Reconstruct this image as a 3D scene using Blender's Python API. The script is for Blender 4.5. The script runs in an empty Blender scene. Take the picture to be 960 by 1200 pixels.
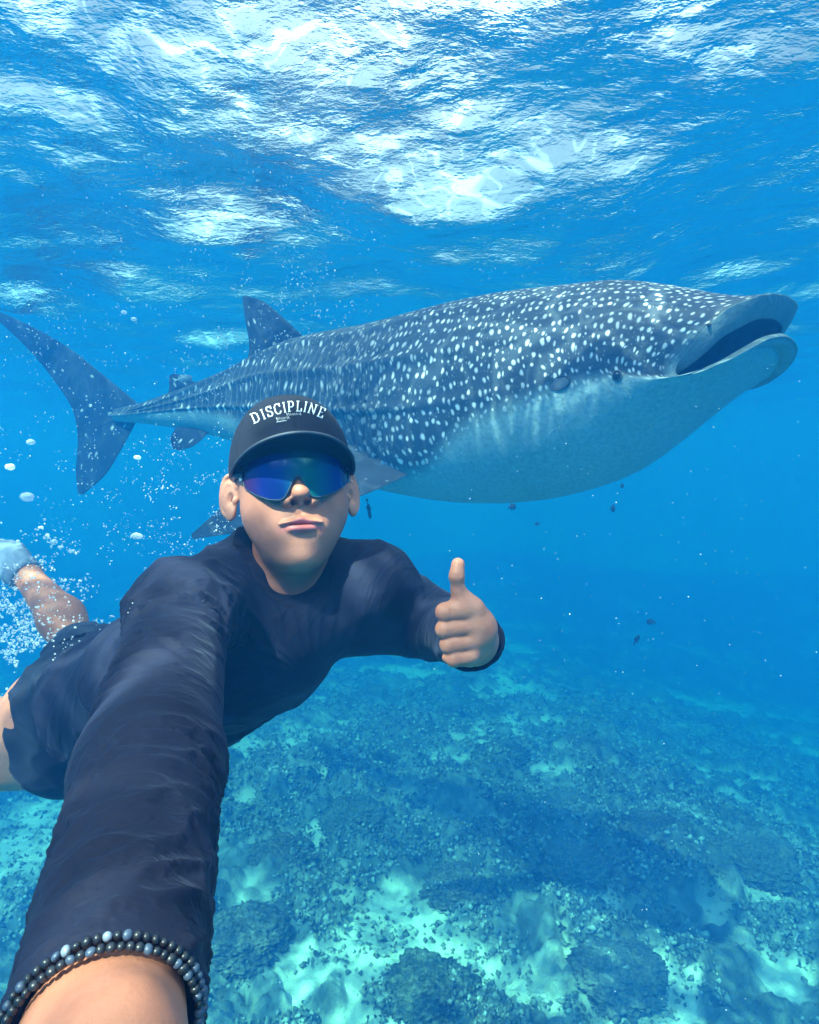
import bpy, math, random
import numpy as np
from mathutils import Vector, Matrix

SC = bpy.context.scene
COL = SC.collection

# ------------------------------------------------------------------ camera
CAM_DEPTH = 1.30
PITCH = 6.0
FPX = 703.0                      # focal length in photo pixels (photo 960 x 1200)
cd = bpy.data.cameras.new('camera')
cam = bpy.data.objects.new('camera', cd)
COL.objects.link(cam)
cam.location = (0, 0, -CAM_DEPTH)
cam.rotation_euler = (math.radians(90 - PITCH), 0, 0)
cd.sensor_fit = 'HORIZONTAL'
cd.sensor_width = 36.0
cd.lens = 36.0 * FPX / 960.0
cd.clip_start = 0.01
cd.clip_end = 500.0
SC.camera = cam

# ------------------------------------------------------------------ light
SUN_EL, SUN_AZ = 54.0, -150.0    # azimuth of the sun seen from above, from +Y clockwise
sd = bpy.data.lights.new('sun', 'SUN')
sun = bpy.data.objects.new('sun', sd)
COL.objects.link(sun)
sd.energy = 5.0
sd.angle = math.radians(0.55)
sd.color = (1.0, 0.95, 0.87)
sv = Vector((math.sin(math.radians(SUN_AZ)) * math.cos(math.radians(SUN_EL)),
             math.cos(math.radians(SUN_AZ)) * math.cos(math.radians(SUN_EL)),
             math.sin(math.radians(SUN_EL))))
sun.rotation_euler = sv.to_track_quat('Z', 'Y').to_euler()
sun.location = (0, 0, 6)

W = bpy.data.worlds.new('World')
SC.world = W
W.use_nodes = True
wn, wl = W.node_tree.nodes, W.node_tree.links
wn.clear()
sky = wn.new('ShaderNodeTexSky')
sky.sky_type = 'NISHITA'
sky.sun_disc = False
sky.sun_elevation = math.radians(SUN_EL)
sky.sun_rotation = math.radians(SUN_AZ)
sky.altitude = 0
sky.dust_density = 2.0
bgn = wn.new('ShaderNodeBackground')
bgn.inputs['Strength'].default_value = 0.15
wo = wn.new('ShaderNodeOutputWorld')
# thin high cloud over the blue: grey-white noise mixed into the sky
tc = wn.new('ShaderNodeTexCoord')
nz = wn.new('ShaderNodeTexNoise')
nz.inputs['Scale'].default_value = 3.0
nz.inputs['Detail'].default_value = 6.0
cr = wn.new('ShaderNodeValToRGB')
cr.color_ramp.elements[0].position = 0.35
cr.color_ramp.elements[1].position = 0.62
cr.color_ramp.elements[0].color = (0.25, 0.25, 0.25, 1)
cr.color_ramp.elements[1].color = (0.9, 0.9, 0.9, 1)
mx = wn.new('ShaderNodeMixRGB')
mx.inputs[2].default_value = (13.0, 13.4, 14.4, 1)
wl.new(tc.outputs['Generated'], nz.inputs['Vector'])
wl.new(nz.outputs['Fac'], cr.inputs['Fac'])
wl.new(cr.outputs['Color'], mx.inputs[0])
wl.new(sky.outputs['Color'], mx.inputs[1])
wl.new(mx.outputs['Color'], bgn.inputs['Color'])
wl.new(bgn.outputs['Background'], wo.inputs['Surface'])

SC.view_settings.view_transform = 'Standard'
SC.view_settings.look = 'None'
SC.view_settings.exposure = 0.8
SC.view_settings.gamma = 1.0
SC.cycles.use_denoising = True
SC.cycles.max_bounces = 10
SC.cycles.volume_bounces = 3
SC.cycles.transparent_max_bounces = 12
SC.cycles.sample_clamp_indirect = 6.0
SC.cycles.caustics_reflective = False
SC.cycles.caustics_refractive = False

# ------------------------------------------------------------------ helpers
CF = Vector((0, math.cos(math.radians(PITCH)), -math.sin(math.radians(PITCH))))
CU = Vector((0, math.sin(math.radians(PITCH)), math.cos(math.radians(PITCH))))
M3 = np.array([[1, 0, 0], [CU.x, CU.y, CU.z], [CF.x, CF.y, CF.z]], dtype=np.float64)  # rows: right, up, forward
C0 = np.array([0, 0, -CAM_DEPTH])


def c(px, py, d):
    """a place given as it is measured in the photograph: pixel and distance ahead (right, up, forward)"""
    return np.array([(px - 480.0) / FPX * d, (600.0 - py) / FPX * d, d])


def to_world(P):
    return np.atleast_2d(P) @ M3 + C0


def w(px, py, d):
    return to_world(c(px, py, d))[0]


def hsh(ix, iy, k=0):
    n = (ix.astype(np.int64) * 374761393 + iy.astype(np.int64) * 668265263 + k * 982451653) & 0x7fffffff
    n = ((n ^ (n >> 13)) * 1274126177) & 0x7fffffff
    n = (n ^ (n >> 16)) & 0x7fffffff
    n = (n * 60493 + 19990303) & 0x7fffffff
    return (n & 0xffffff) / float(0x1000000)


def vnoise(x, y, k=0):
    ix, iy = np.floor(x), np.floor(y)
    fx, fy = x - ix, y - iy
    fx = fx * fx * (3 - 2 * fx)
    fy = fy * fy * (3 - 2 * fy)
    a = hsh(ix, iy, k); b = hsh(ix + 1, iy, k); cc = hsh(ix, iy + 1, k); d = hsh(ix + 1, iy + 1, k)
    return (a * (1 - fx) + b * fx) * (1 - fy) + (cc * (1 - fx) + d * fx) * fy


def fbm(x, y, o=4, k=0):
    s, a, t = 0, 1.0, 0
    for i in range(o):
        s = s + a * vnoise(x * 2 ** i, y * 2 ** i, k + i)
        t += a
        a *= 0.5
    return s / t


def domes(x, y, cell, rmin, rmax, k, keep=1.0):
    """height of the highest of randomly placed half-balls (coral knobs) over each point"""
    X, Y = x / cell, y / cell
    ix, iy = np.floor(X), np.floor(Y)
    h = np.zeros_like(x)
    for dx in (-1, 0, 1):
        for dy in (-1, 0, 1):
            cx, cy = ix + dx, iy + dy
            px = cx + hsh(cx, cy, k)
            py = cy + hsh(cx, cy, k + 1)
            r = rmin + (rmax - rmin) * hsh(cx, cy, k + 2)
            on = hsh(cx, cy, k + 3) < keep
            q = r * r - (X - px) ** 2 - (Y - py) ** 2
            h = np.maximum(h, np.where(on, np.sqrt(np.maximum(q, 0)), 0))
    return h * cell


def mesh_np(name, V, F, smooth=True):
    me = bpy.data.meshes.new(name)
    V = np.asarray(V, dtype=np.float32)
    F = np.asarray(F, dtype=np.int32)
    n = F.shape[1]
    me.vertices.add(len(V))
    me.vertices.foreach_set('co', V.ravel())
    me.loops.add(F.size)
    me.loops.foreach_set('vertex_index', F.ravel())
    me.polygons.add(len(F))
    me.polygons.foreach_set('loop_start', np.arange(0, F.size, n, dtype=np.int32))
    me.polygons.foreach_set('use_smooth', np.full(len(F), smooth))
    me.update(calc_edges=True)
    me.validate()
    return me


def attr(me, name, data):
    data = np.asarray(data, dtype=np.float32)
    if data.ndim == 1:
        a = me.attributes.new(name, 'FLOAT', 'POINT')
        a.data.foreach_set('value', data)
    else:
        a = me.attributes.new(name, 'FLOAT_VECTOR', 'POINT')
        a.data.foreach_set('vector', data.ravel())


def empty(name, loc, label, cat, group=None):
    o = bpy.data.objects.new(name, None)
    COL.objects.link(o)
    o.location = tuple(loc)
    o.empty_display_size = 0.05
    o['label'] = label
    o['category'] = cat
    if group:
        o['group'] = group
    return o


def wloc(o):
    l = Vector(o.location)
    while o.parent:
        o = o.parent
        l += o.location
    return l


def link(name, me, mat=None, parent=None, loc=None, **props):
    """link a mesh whose vertices are in world space; its origin goes to loc or to its parent's place"""
    o = bpy.data.objects.new(name, me)
    COL.objects.link(o)
    if parent is not None:
        base = wloc(parent) if loc is None else Vector(loc)
        o.parent = parent
        o.location = base - wloc(parent)
    else:
        base = Vector(loc) if loc is not None else Vector((0, 0, 0))
        o.location = base
    if base.length > 0:
        me.transform(Matrix.Translation(-base))
    if mat is not None:
        me.materials.append(mat)
    for k, v in props.items():
        o[k] = v
    return o


def grid_faces(nu, nv, wrap_v=False):
    a = np.arange(nu * nv).reshape(nu, nv)
    b = np.concatenate([a, a[:, :1]], 1) if wrap_v else a
    return np.stack([b[:-1, :-1], b[1:, :-1], b[1:, 1:], b[:-1, 1:]], -1).reshape(-1, 4)


class NT:
    """small shader-node helper"""
    def __init__(self, name):
        self.m = bpy.data.materials.new(name)
        self.m.use_nodes = True
        self.n, self.l = self.m.node_tree.nodes, self.m.node_tree.links
        self.n.clear()
        self.out = self.n.new('ShaderNodeOutputMaterial')

    def new(self, t, _in=None, **props):
        nd = self.n.new(t)
        for k, v in props.items():
            setattr(nd, k, v)
        if _in:
            for k, v in _in.items():
                self.put(nd.inputs[k], v)
        return nd

    def put(self, sock, v):
        if isinstance(v, bpy.types.Node):
            v = v.outputs[0]
        if isinstance(v, bpy.types.NodeSocket):
            self.l.new(v, sock)
        else:
            sock.default_value = v

    def math(self, op, a, b=0.0, c_=0.0, clamp=False):
        nd = self.n.new('ShaderNodeMath')
        nd.operation = op
        nd.use_clamp = clamp
        self.put(nd.inputs[0], a); self.put(nd.inputs[1], b); self.put(nd.inputs[2], c_)
        return nd.outputs[0]

    def noise(self, vec, scale, detail=3, rough=0.5):
        nd = self.new('ShaderNodeTexNoise', {'Scale': scale, 'Detail': detail, 'Roughness': rough})
        if vec is not None:
            self.put(nd.inputs['Vector'], vec)
        return nd.outputs['Fac']

    def ramp(self, fac, stops, interp='LINEAR'):
        nd = self.n.new('ShaderNodeValToRGB')
        nd.color_ramp.interpolation = interp
        e = nd.color_ramp.elements
        while len(e) < len(stops):
            e.new(0.5)
        for i, (p, col) in enumerate(stops):
            e[i].position = p
            if not hasattr(col, '__len__'):
                col = (col, col, col)
            e[i].color = (*col[:3], 1)
        self.put(nd.inputs[0], fac)
        return nd.outputs[0]

    def mix(self, fac, a, b, mode='MIX'):
        nd = self.n.new('ShaderNodeMixRGB')
        nd.blend_type = mode
        for s, v in zip(nd.inputs, (fac, a, b)):
            if isinstance(v, tuple) and len(v) == 3:
                v = (*v, 1)
            self.put(s, v)
        return nd.outputs[0]

    def attr(self, name):
        return self.new('ShaderNodeAttribute', attribute_name=name)

    def bump(self, h, strength=0.5, dist=0.01, normal=None):
        nd = self.new('ShaderNodeBump', {'Strength': strength, 'Distance': dist, 'Height': h})
        if normal is not None:
            self.put(nd.inputs['Normal'], normal)
        return nd.outputs[0]

    def bsdf(self, color, rough=0.5, normal=None, **kw):
        nd = self.n.new('ShaderNodeBsdfPrincipled')
        self.put(nd.inputs['Base Color'], (*color, 1) if isinstance(color, tuple) and len(color) == 3 else color)
        self.put(nd.inputs['Roughness'], rough)
        if normal is not None:
            self.put(nd.inputs['Normal'], normal)
        for k, v in kw.items():
            self.put(nd.inputs[k.replace('_', ' ')], v)
        self.l.new(nd.outputs[0], self.out.inputs['Surface'])
        return nd

# ------------------------------------------------------------------ water surface
rng = np.random.default_rng(7)


def polar(r0, r1, dr_near, r_knee, dth, half=50.0):
    rs = [r0]
    while rs[-1] < r1:
        r = rs[-1]
        k = dr_near if r < r_knee else dr_near * (1 + 3.0 * math.log(r / r_knee + 1e-9))
        rs.append(r * (1 + k))
    inner = np.arange(-half, half, math.degrees(dth))
    outer = np.arange(half, 360 - half, 4.0)
    th = np.radians(np.concatenate([inner, outer]))
    R, T = np.meshgrid(np.array(rs), th, indexing='ij')
    X, Y = R * np.sin(T), R * np.cos(T)
    F = grid_faces(len(rs), len(th), wrap_v=True)[:, ::-1]
    return X.ravel(), Y.ravel(), F, len(th)


def close_disc(V, F, nth):
    """fill the hole in the middle of a polar sheet with a fan of quads"""
    V = np.vstack([V, V[:nth].mean(0)])
    n = len(V) - 1
    a = np.arange(0, nth, 2)
    G = np.stack([np.full(len(a), n), (a + 2) % nth, (a + 1) % nth, a % nth], -1)
    return V, np.vstack([F, G])


X, Y, F, nth = polar(0.35, 64.0, 0.0075, 9.0, 0.0058)
Z = np.zeros_like(X)
NW = 64
Ls = np.exp(rng.uniform(math.log(0.11), math.log(5.0), NW))
R_ = np.hypot(X, Y)
SLOPE = 0.034
for L in Ls:
    ang = rng.normal(math.radians(100), 0.85)
    k = 2 * math.pi / L
    s = SLOPE * rng.uniform(0.6, 1.4) * (0.62 if L < 0.35 else (1.0 if L < 1.0 else 1.30))
    A = s / k
    ph = (X * math.cos(ang) + Y * math.sin(ang)) * k + rng.uniform(0, 6.28)
    ph = ph + 1.2 * fbm(X / (L * 2.3) + 9, Y / (L * 2.3) + 5, 2, int(L * 1000))
    fade = np.clip(L / (R_ * 0.035) - 0.25, 0, 1)
    Z += A * (np.sin(ph) + 0.22 * np.cos(2 * ph)) * fade
# a low swell whose back leans towards the camera where the bright window of sky opens
Z += 0.40 * np.exp(-(((X + 0.95) / 2.0) ** 2 + ((Y - 0.5) / 2.1) ** 2))
V = np.stack([X, Y, Z], -1)
V, F = close_disc(V, F, nth)

t = NT('sea_surface')
geo = t.new('ShaderNodeNewGeometry')
pos = geo.outputs['Position']
mp = t.new('ShaderNodeMapping', {'Vector': pos, 'Scale': (1.0, 1.6, 1.0)})
n1 = t.noise(mp.outputs[0], 9.0, 4, 0.6)
n2 = t.noise(mp.outputs[0], 38.0, 3, 0.55)
hgt = t.math('ADD', t.math('MULTIPLY', n1, 1.0), t.math('MULTIPLY', n2, 0.16))
bmp = t.bump(hgt, 1.0, 0.013)
fr = t.new('ShaderNodeFresnel', {'IOR': 1.265, 'Normal': bmp})
# rippling light lines painted into the surface's transparency colour to pattern the sunlight below
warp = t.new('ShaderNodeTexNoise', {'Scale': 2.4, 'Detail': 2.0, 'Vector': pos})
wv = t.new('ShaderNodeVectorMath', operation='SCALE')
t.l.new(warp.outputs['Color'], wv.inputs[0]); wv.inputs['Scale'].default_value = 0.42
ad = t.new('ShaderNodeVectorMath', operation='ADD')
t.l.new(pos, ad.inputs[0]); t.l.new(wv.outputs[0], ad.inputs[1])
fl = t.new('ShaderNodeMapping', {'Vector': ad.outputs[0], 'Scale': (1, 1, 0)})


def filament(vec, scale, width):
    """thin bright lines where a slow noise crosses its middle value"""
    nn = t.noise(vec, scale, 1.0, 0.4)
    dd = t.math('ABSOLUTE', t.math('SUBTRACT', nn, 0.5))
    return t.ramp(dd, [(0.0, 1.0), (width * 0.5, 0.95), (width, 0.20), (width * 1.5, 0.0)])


# the painted light lines are strongest overhead, out of view, and fainter farther ahead
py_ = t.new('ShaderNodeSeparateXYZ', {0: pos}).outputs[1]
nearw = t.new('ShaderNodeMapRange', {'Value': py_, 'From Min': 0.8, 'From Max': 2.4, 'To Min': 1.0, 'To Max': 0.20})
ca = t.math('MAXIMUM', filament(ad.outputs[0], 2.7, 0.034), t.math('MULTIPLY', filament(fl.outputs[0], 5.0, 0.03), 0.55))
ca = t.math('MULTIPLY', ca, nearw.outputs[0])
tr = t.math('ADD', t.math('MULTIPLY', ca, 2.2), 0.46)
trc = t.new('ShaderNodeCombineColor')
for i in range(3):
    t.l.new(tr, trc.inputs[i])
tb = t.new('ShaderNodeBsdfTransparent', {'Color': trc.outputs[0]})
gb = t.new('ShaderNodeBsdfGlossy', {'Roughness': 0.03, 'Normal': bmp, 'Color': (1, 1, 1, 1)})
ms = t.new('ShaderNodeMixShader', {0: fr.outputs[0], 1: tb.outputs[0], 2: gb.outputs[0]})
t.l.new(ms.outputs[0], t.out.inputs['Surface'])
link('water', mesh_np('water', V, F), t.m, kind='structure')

# ------------------------------------------------------------------ seabed
FLOOR = -6.0
sand_spots = [(590, 968, 34, 22), (440, 1080, 62, 50), (700, 1075, 60, 30), (765, 1170, 60, 45), (925, 1165, 50, 40),
              (880, 878, 50, 14), (385, 975, 26, 18), (520, 1040, 40, 20), (660, 1130, 30, 50), (960, 985, 60, 16),
              (470, 930, 24, 12), (640, 905, 28, 10), (360, 1150, 50, 34), (530, 885, 20, 10), (840, 1090, 30, 22)]


def ray_floor(px, py, z=FLOOR):
    d = w(px, py, 1.0) - C0
    return C0 + d * ((z - C0[2]) / d[2])


X, Y, F, nth = polar(1.6, 62.0, 0.0046, 15.0, 0.0046, 50.0)
sand = np.zeros_like(X)
for (px, py, sx, sy) in sand_spots:
    q0 = ray_floor(px, py)
    qx = ray_floor(px + sx, py)
    qy = ray_floor(px, py - sy)
    rx, ry = abs(qx[0] - q0[0]), abs(qy[1] - q0[1])
    sand = np.maximum(sand, np.exp(-(((X - q0[0]) / rx) ** 2 + ((Y - q0[1]) / ry) ** 2) * 1.1))
wob = fbm(X * 1.1 + 3, Y * 1.1 + 8, 4, 11)
far_sand = np.clip((fbm(X * 0.42 + 31, Y * 0.42 + 17, 3, 40) - 0.57) * 7, 0, 1)
mask = np.clip((np.maximum(sand, 0.8 * far_sand) - 0.32 + (wob - 0.5) * 1.6 + (fbm(X * 4.1, Y * 4.1, 3, 61) - 0.5) * 1.5) * 3.0, 0, 1)
reef = 1 - mask
base = 0.5 * fbm(X * 0.28, Y * 0.28, 3, 3) + 0.22 * fbm(X * 0.9 + 4, Y * 0.9, 3, 5)
big = domes(X + 0.3 * wob, Y, 1.15, 0.25, 0.62, 21, 0.55)
med = domes(X, Y + 0.2 * wob, 0.42, 0.25, 0.6, 31, 0.8)
sml = domes(X, Y, 0.17, 0.25, 0.6, 41, 0.85)
tin = domes(X, Y, 0.095, 0.2, 0.6, 51, 0.8)
drop = -0.20 * np.clip(np.hypot(X, Y) - 8.0, 0, None) - 0.16 * np.clip(X - 2.5, 0, None)
drop = np.maximum(drop, -7.0 + 0.6 * np.sin(X * .2))
Z = FLOOR - 0.25 + drop + base + reef * (0.35 * big + 0.6 * med + 0.75 * sml + 1.0 * tin) + mask * (0.25 * sml + 0.2 * tin)
V = np.stack([X, Y, Z], -1)
tone = 0.45 * vnoise(X * 2.2, Y * 2.2, 77) + 0.55 * vnoise(X * 14, Y * 14, 99)
col = np.stack([mask, tone, np.clip((0.6 * med / 0.2 + sml / 0.08) * 0.5, 0, 1)], -1)
V, F = close_disc(V, F, nth)
col = np.vstack([col, col[:1]])
me = mesh_np('seabed', V, F)
attr(me, 'ground', col)
t = NT('reef_ground')
sp = t.new('ShaderNodeSeparateXYZ', {0: t.attr('ground').outputs['Vector']})
gpos = t.new('ShaderNodeNewGeometry').outputs['Position']
nf = t.noise(gpos, 14.0, 5, 0.65)
nb = t.noise(gpos, 3.0, 3, 0.6)
coral = t.ramp(t.math('ADD', t.math('MULTIPLY', sp.outputs[1], 0.6), t.math('MULTIPLY', nf, 0.5)),
               [(0.22, (0.07, 0.075, 0.07)), (0.5, (0.16, 0.17, 0.15)), (0.72, (0.30, 0.31, 0.28)), (0.92, (0.58, 0.58, 0.53))])
sandc = t.ramp(nb, [(0.3, (0.62, 0.58, 0.48)), (0.7, (0.82, 0.78, 0.68))])
cc = t.mix(sp.outputs[0], coral, sandc)
t.bsdf(cc, 0.9, t.bump(nf, 0.9, 0.05), Specular_IOR_Level=0.1)
M_REEF = t.m
link('seabed', me, t.m, kind='structure')

# loose coral nubs and rubble lying all over the reef
OC = np.array([(1, 0, 0), (-1, 0, 0), (0, 1, 0), (0, -1, 0), (0, 0, 1), (0, 0, -1)], float)
mid_, VS, TR = {}, [v for v in OC], []
for (a, b, q) in [(0, 2, 4), (2, 1, 4), (1, 3, 4), (3, 0, 4), (2, 0, 5), (1, 2, 5), (3, 1, 5), (0, 3, 5)]:
    e_ = []
    for (i, j) in ((a, b), (b, q), (q, a)):
        k = (min(i, j), max(i, j))
        if k not in mid_:
            m_ = VS[i] + VS[j]
            VS.append(m_ / np.linalg.norm(m_)); mid_[k] = len(VS) - 1
        e_.append(mid_[k])
    TR += [(a, e_[0], e_[2]), (e_[0], b, e_[1]), (e_[2], e_[1], q), (e_[0], e_[1], e_[2])]
VS, TR = np.array(VS), np.array(TR)
VO, TO = OC, np.array([(0, 2, 4), (2, 1, 4), (1, 3, 4), (3, 0, 4), (2, 0, 5), (1, 2, 5), (3, 1, 5), (0, 3, 5)])
nrub = 105000
vis = np.flatnonzero((np.abs(np.arctan2(X, Y)) < math.radians(50)) & (np.hypot(X, Y) > 3.4) & (np.hypot(X, Y) < 17))
# equal numbers per area of the picture: nearer ground gets more
pick = rng.choice(vis, nrub)
keepm = rng.uniform(0, 1, nrub) > mask[pick] * .82
pick = pick[keepm]
clump = fbm(X[pick] * 1.7, Y[pick] * 1.7, 3, 91)
pick = pick[clump > .40]
nrub = len(pick)
sz = np.exp(rng.uniform(math.log(.013), math.log(.036), nrub)) * (0.75 + 0.03 * np.hypot(X[pick], Y[pick]))
cenr = np.stack([X[pick] + rng.normal(0, .04, nrub), Y[pick] + rng.normal(0, .04, nrub), Z[pick] + sz * .25], -1)
dirs = VO[None] * (1 + .5 * rng.standard_normal((nrub, 6, 1)) * .6) + .18 * rng.standard_normal((nrub, 6, 3))
Pn = dirs * sz[:, None, None] * rng.uniform(.6, 1.4, (nrub, 1, 3)) + cenr[:, None]
Fn = (TO[None] + (np.arange(nrub) * 6)[:, None, None]).reshape(-1, 3)
mer = mesh_np('coral_rubble', Pn.reshape(-1, 3), Fn)
tn = np.repeat(rng.uniform(0.22, 1.0, nrub), 6)
attr(mer, 'ground', np.stack([np.zeros(len(tn)), tn * 1.15, np.zeros(len(tn))], -1))
link('coral_rubble', mer, M_REEF, kind='stuff')

# ------------------------------------------------------------------ the water body itself: one even volume
def box_mesh(name, lo, hi):
    x0, y0, z0 = lo; x1, y1, z1 = hi
    V = [(x0, y0, z0), (x1, y0, z0), (x1, y1, z0), (x0, y1, z0), (x0, y0, z1), (x1, y0, z1), (x1, y1, z1), (x0, y1, z1)]
    Fq = [(3, 2, 1, 0), (4, 5, 6, 7), (0, 1, 5, 4), (1, 2, 6, 5), (2, 3, 7, 6), (3, 0, 4, 7)]
    return mesh_np(name, V, Fq, smooth=False)


HZ = dict(density=0.20, color=(0.010, 0.142, 0.41), absorb=(0.02, 0.62, 0.74), aniso=0.3)
t = NT('sea_haze')
pv = t.new('ShaderNodeVolumePrincipled')
pv.inputs['Color'].default_value = (*HZ['color'], 1)
pv.inputs['Absorption Color'].default_value = (*HZ['absorb'], 1)
pv.inputs['Density'].default_value = HZ['density']
pv.inputs['Anisotropy'].default_value = HZ['aniso']
t.l.new(pv.outputs[0], t.out.inputs['Volume'])
link('haze', box_mesh('haze', (-68, -68, -15.5), (68, 68, 0.62)), t.m, kind='stuff')

# ------------------------------------------------------------------ whale shark
def crom(ts, ys, q):
    """smooth interpolation through stations (monotone cubic, any number of columns)"""
    ts = np.asarray(ts, float); ys = np.asarray(ys, float)
    if ys.ndim == 1:
        ys = ys[:, None]
    h = np.diff(ts)[:, None]
    dl = np.diff(ys, axis=0) / h
    m = np.zeros_like(ys)
    m[1:-1] = (dl[:-1] * h[1:] + dl[1:] * h[:-1]) / (h[1:] + h[:-1])
    m[0], m[-1] = dl[0], dl[-1]
    q = np.clip(q, ts[0], ts[-1])
    i = np.clip(np.searchsorted(ts, q) - 1, 0, len(ts) - 2)
    hh = h[i, 0]
    u = ((q - ts[i]) / hh)[:, None]
    hh = hh[:, None]
    r = ((2 * u ** 3 - 3 * u ** 2 + 1) * ys[i] + (u ** 3 - 2 * u ** 2 + u) * hh * m[i]
         + (-2 * u ** 3 + 3 * u ** 2) * ys[i + 1] + (u ** 3 - u ** 2) * hh * m[i + 1])
    return r[:, 0] if r.shape[1] == 1 else r


st = [  # px, top, bottom, distance, half width / half height
    (136, 479, 494, 5.02, 0.75), (165, 474, 496, 4.88, 1.15), (200, 462, 501, 4.72, 1.0), (270, 436, 516, 4.40, 0.85),
    (350, 401, 548, 4.02, 0.82), (450, 382, 574, 3.55, 0.88), (560, 357, 590, 3.10, 0.95), (650, 340, 583, 2.80, 1.02),
    (715, 333, 562, 2.60, 1.10)]
cen, hh_, ww_ = [], [], []
for (px, ty, by, d, k) in st:
    cen.append(w(px, (ty + by) / 2, d))
    hv = (by - ty) / 2 / FPX * d
    hh_.append(hv); ww_.append(hv * k)
cen = np.array(cen)
sl = np.concatenate([[0], np.cumsum(np.linalg.norm(np.diff(cen, axis=0), axis=1))])
S_END = sl[-1]
NB, NTH = 420, 288
su = np.linspace(0, S_END, NB)
C_ = crom(sl, cen, su)
Hh = crom(sl, hh_, su); Wh = crom(sl, ww_, su)
Tg = np.gradient(C_, axis=0)
tipc = w(934, 379, 2.10)
Th = tipc - C_[-1]; Th /= np.linalg.norm(Th)
bl = np.clip((su - S_END + 0.9) / 0.9, 0, 1)[:, None] ** 1.5
Tg /= np.linalg.norm(Tg, axis=1, keepdims=True)
Tg = Tg * (1 - bl) + Th * bl
Tg /= np.linalg.norm(Tg, axis=1, keepdims=True)
up0 = np.array([0, 0, 1.0])
Lr = np.cross(Tg, up0); Lr /= np.linalg.norm(Lr, axis=1, keepdims=True)   # the side towards the diver
Uu = np.cross(Lr, Tg)
th = np.linspace(0, 2 * math.pi, NTH, endpoint=False)
cs, sn = np.cos(th), np.sin(th)


def ring(i):
    s = su[i]
    # fuller shoulders, flatter belly
    ex = 2.25
    r = (np.abs(cs) ** ex + np.abs(sn) ** ex) ** (-1 / ex)
    a = r * cs * Wh[i]
    b = r * sn * Hh[i]
    b = np.where(sn < 0, b * (1 - 0.05 * np.abs(cs)), b)
    fade = np.clip((S_END - s) / 0.9, 0, 1) * np.clip(s / 0.25, 0, 1)
    off = np.zeros(NTH)
    for (t0, amp, wd) in ((0.95, 0.020, 0.055), (0.50, 0.018, 0.055), (0.05, 0.016, 0.05)):
        for tt in (t0 * (0.35 + 0.65 * min(1, s / 1.6)) - 0.12, math.pi - (t0 * (0.35 + 0.65 * min(1, s / 1.6)) - 0.12)):
            dth = np.angle(np.exp(1j * (th - tt)))
            off += amp * fade * np.exp(-(dth / wd) ** 2) * min(1, 0.35 + s / 3)
    dth = np.abs(np.angle(np.exp(1j * (th - math.pi / 2))))
    off += 0.012 * fade * np.exp(-(dth / 0.08) ** 2)
    kf = math.exp(-((s - 0.12) / 0.28) ** 2)                      # keel on the tail stock
    for tt in (-0.08, math.pi + 0.08):
        dth = np.angle(np.exp(1j * (th - tt)))
        off += 0.035 * kf * np.exp(-(dth / 0.22) ** 2)
    gl = np.angle(np.exp(1j * (th + 0.30)))
    for j in range(5):                                            # gill slits
        sg = S_END - 1.02 - 0.085 * j + 0.05 * np.sin(gl * 2)
        off -= 0.026 * np.exp(-((s - sg) / 0.011) ** 2) * np.exp(-(gl / 0.42) ** 4)
        off += 0.012 * np.exp(-((s - sg - 0.030) / 0.018) ** 2) * np.exp(-(gl / 0.48) ** 4)
        gl2 = np.angle(np.exp(1j * (th - math.pi - 0.30)))
        off -= 0.026 * np.exp(-((s - sg) / 0.011) ** 2) * np.exp(-(gl2 / 0.42) ** 4)
    n = np.hypot(a, b) + 1e-9
    a, b = a + off * a / n, b + off * b / n
    return C_[i] + a[:, None] * Lr[i] + b[:, None] * Uu[i]


rings = [ring(i) for i in range(NB)]
T1, L1, U1 = Tg[-1], Lr[-1], Uu[-1]
P0 = rings[-1]
phi = np.abs(np.where(th <= math.pi, math.pi / 2 - th, th - 1.5 * math.pi)) / (math.pi / 2)     # 0 at the middle, 1 at the corners
q = phi * math.pi / 2
topm = np.sin(th) >= 0
WM, LC = 0.335, 0.36
sg = np.sign(np.cos(th))
lx = sg * WM * np.sin(q) ** 0.80
tx = -LC + LC * np.cos(q) ** 0.62 - 0.030 * (1 - phi) * (~topm)
xs = [0, .33, .66, .85, 1]
wob_lo = np.interp(phi, xs, [-.040, -.064, -.112, -.138, -.126])
up_o = np.interp(phi, xs, [.090, .086, .056, -.005, -.108])
up_i = np.interp(phi, xs, [.034, .018, -.026, -.084, -.122])
lo_i = np.interp(phi, xs, [-.022, -.046, -.095, -.127, -.124])
uo = np.where(topm, up_o, wob_lo)
k5 = np.ones(9) / 9.0


def sm(a):
    return np.convolve(np.concatenate([a[-4:], a, a[:4]]), k5, 'valid')


def at_head(t_, l_, u_):
    return tipc + t_[:, None] * T1 + l_[:, None] * L1 + u_[:, None] * U1


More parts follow.
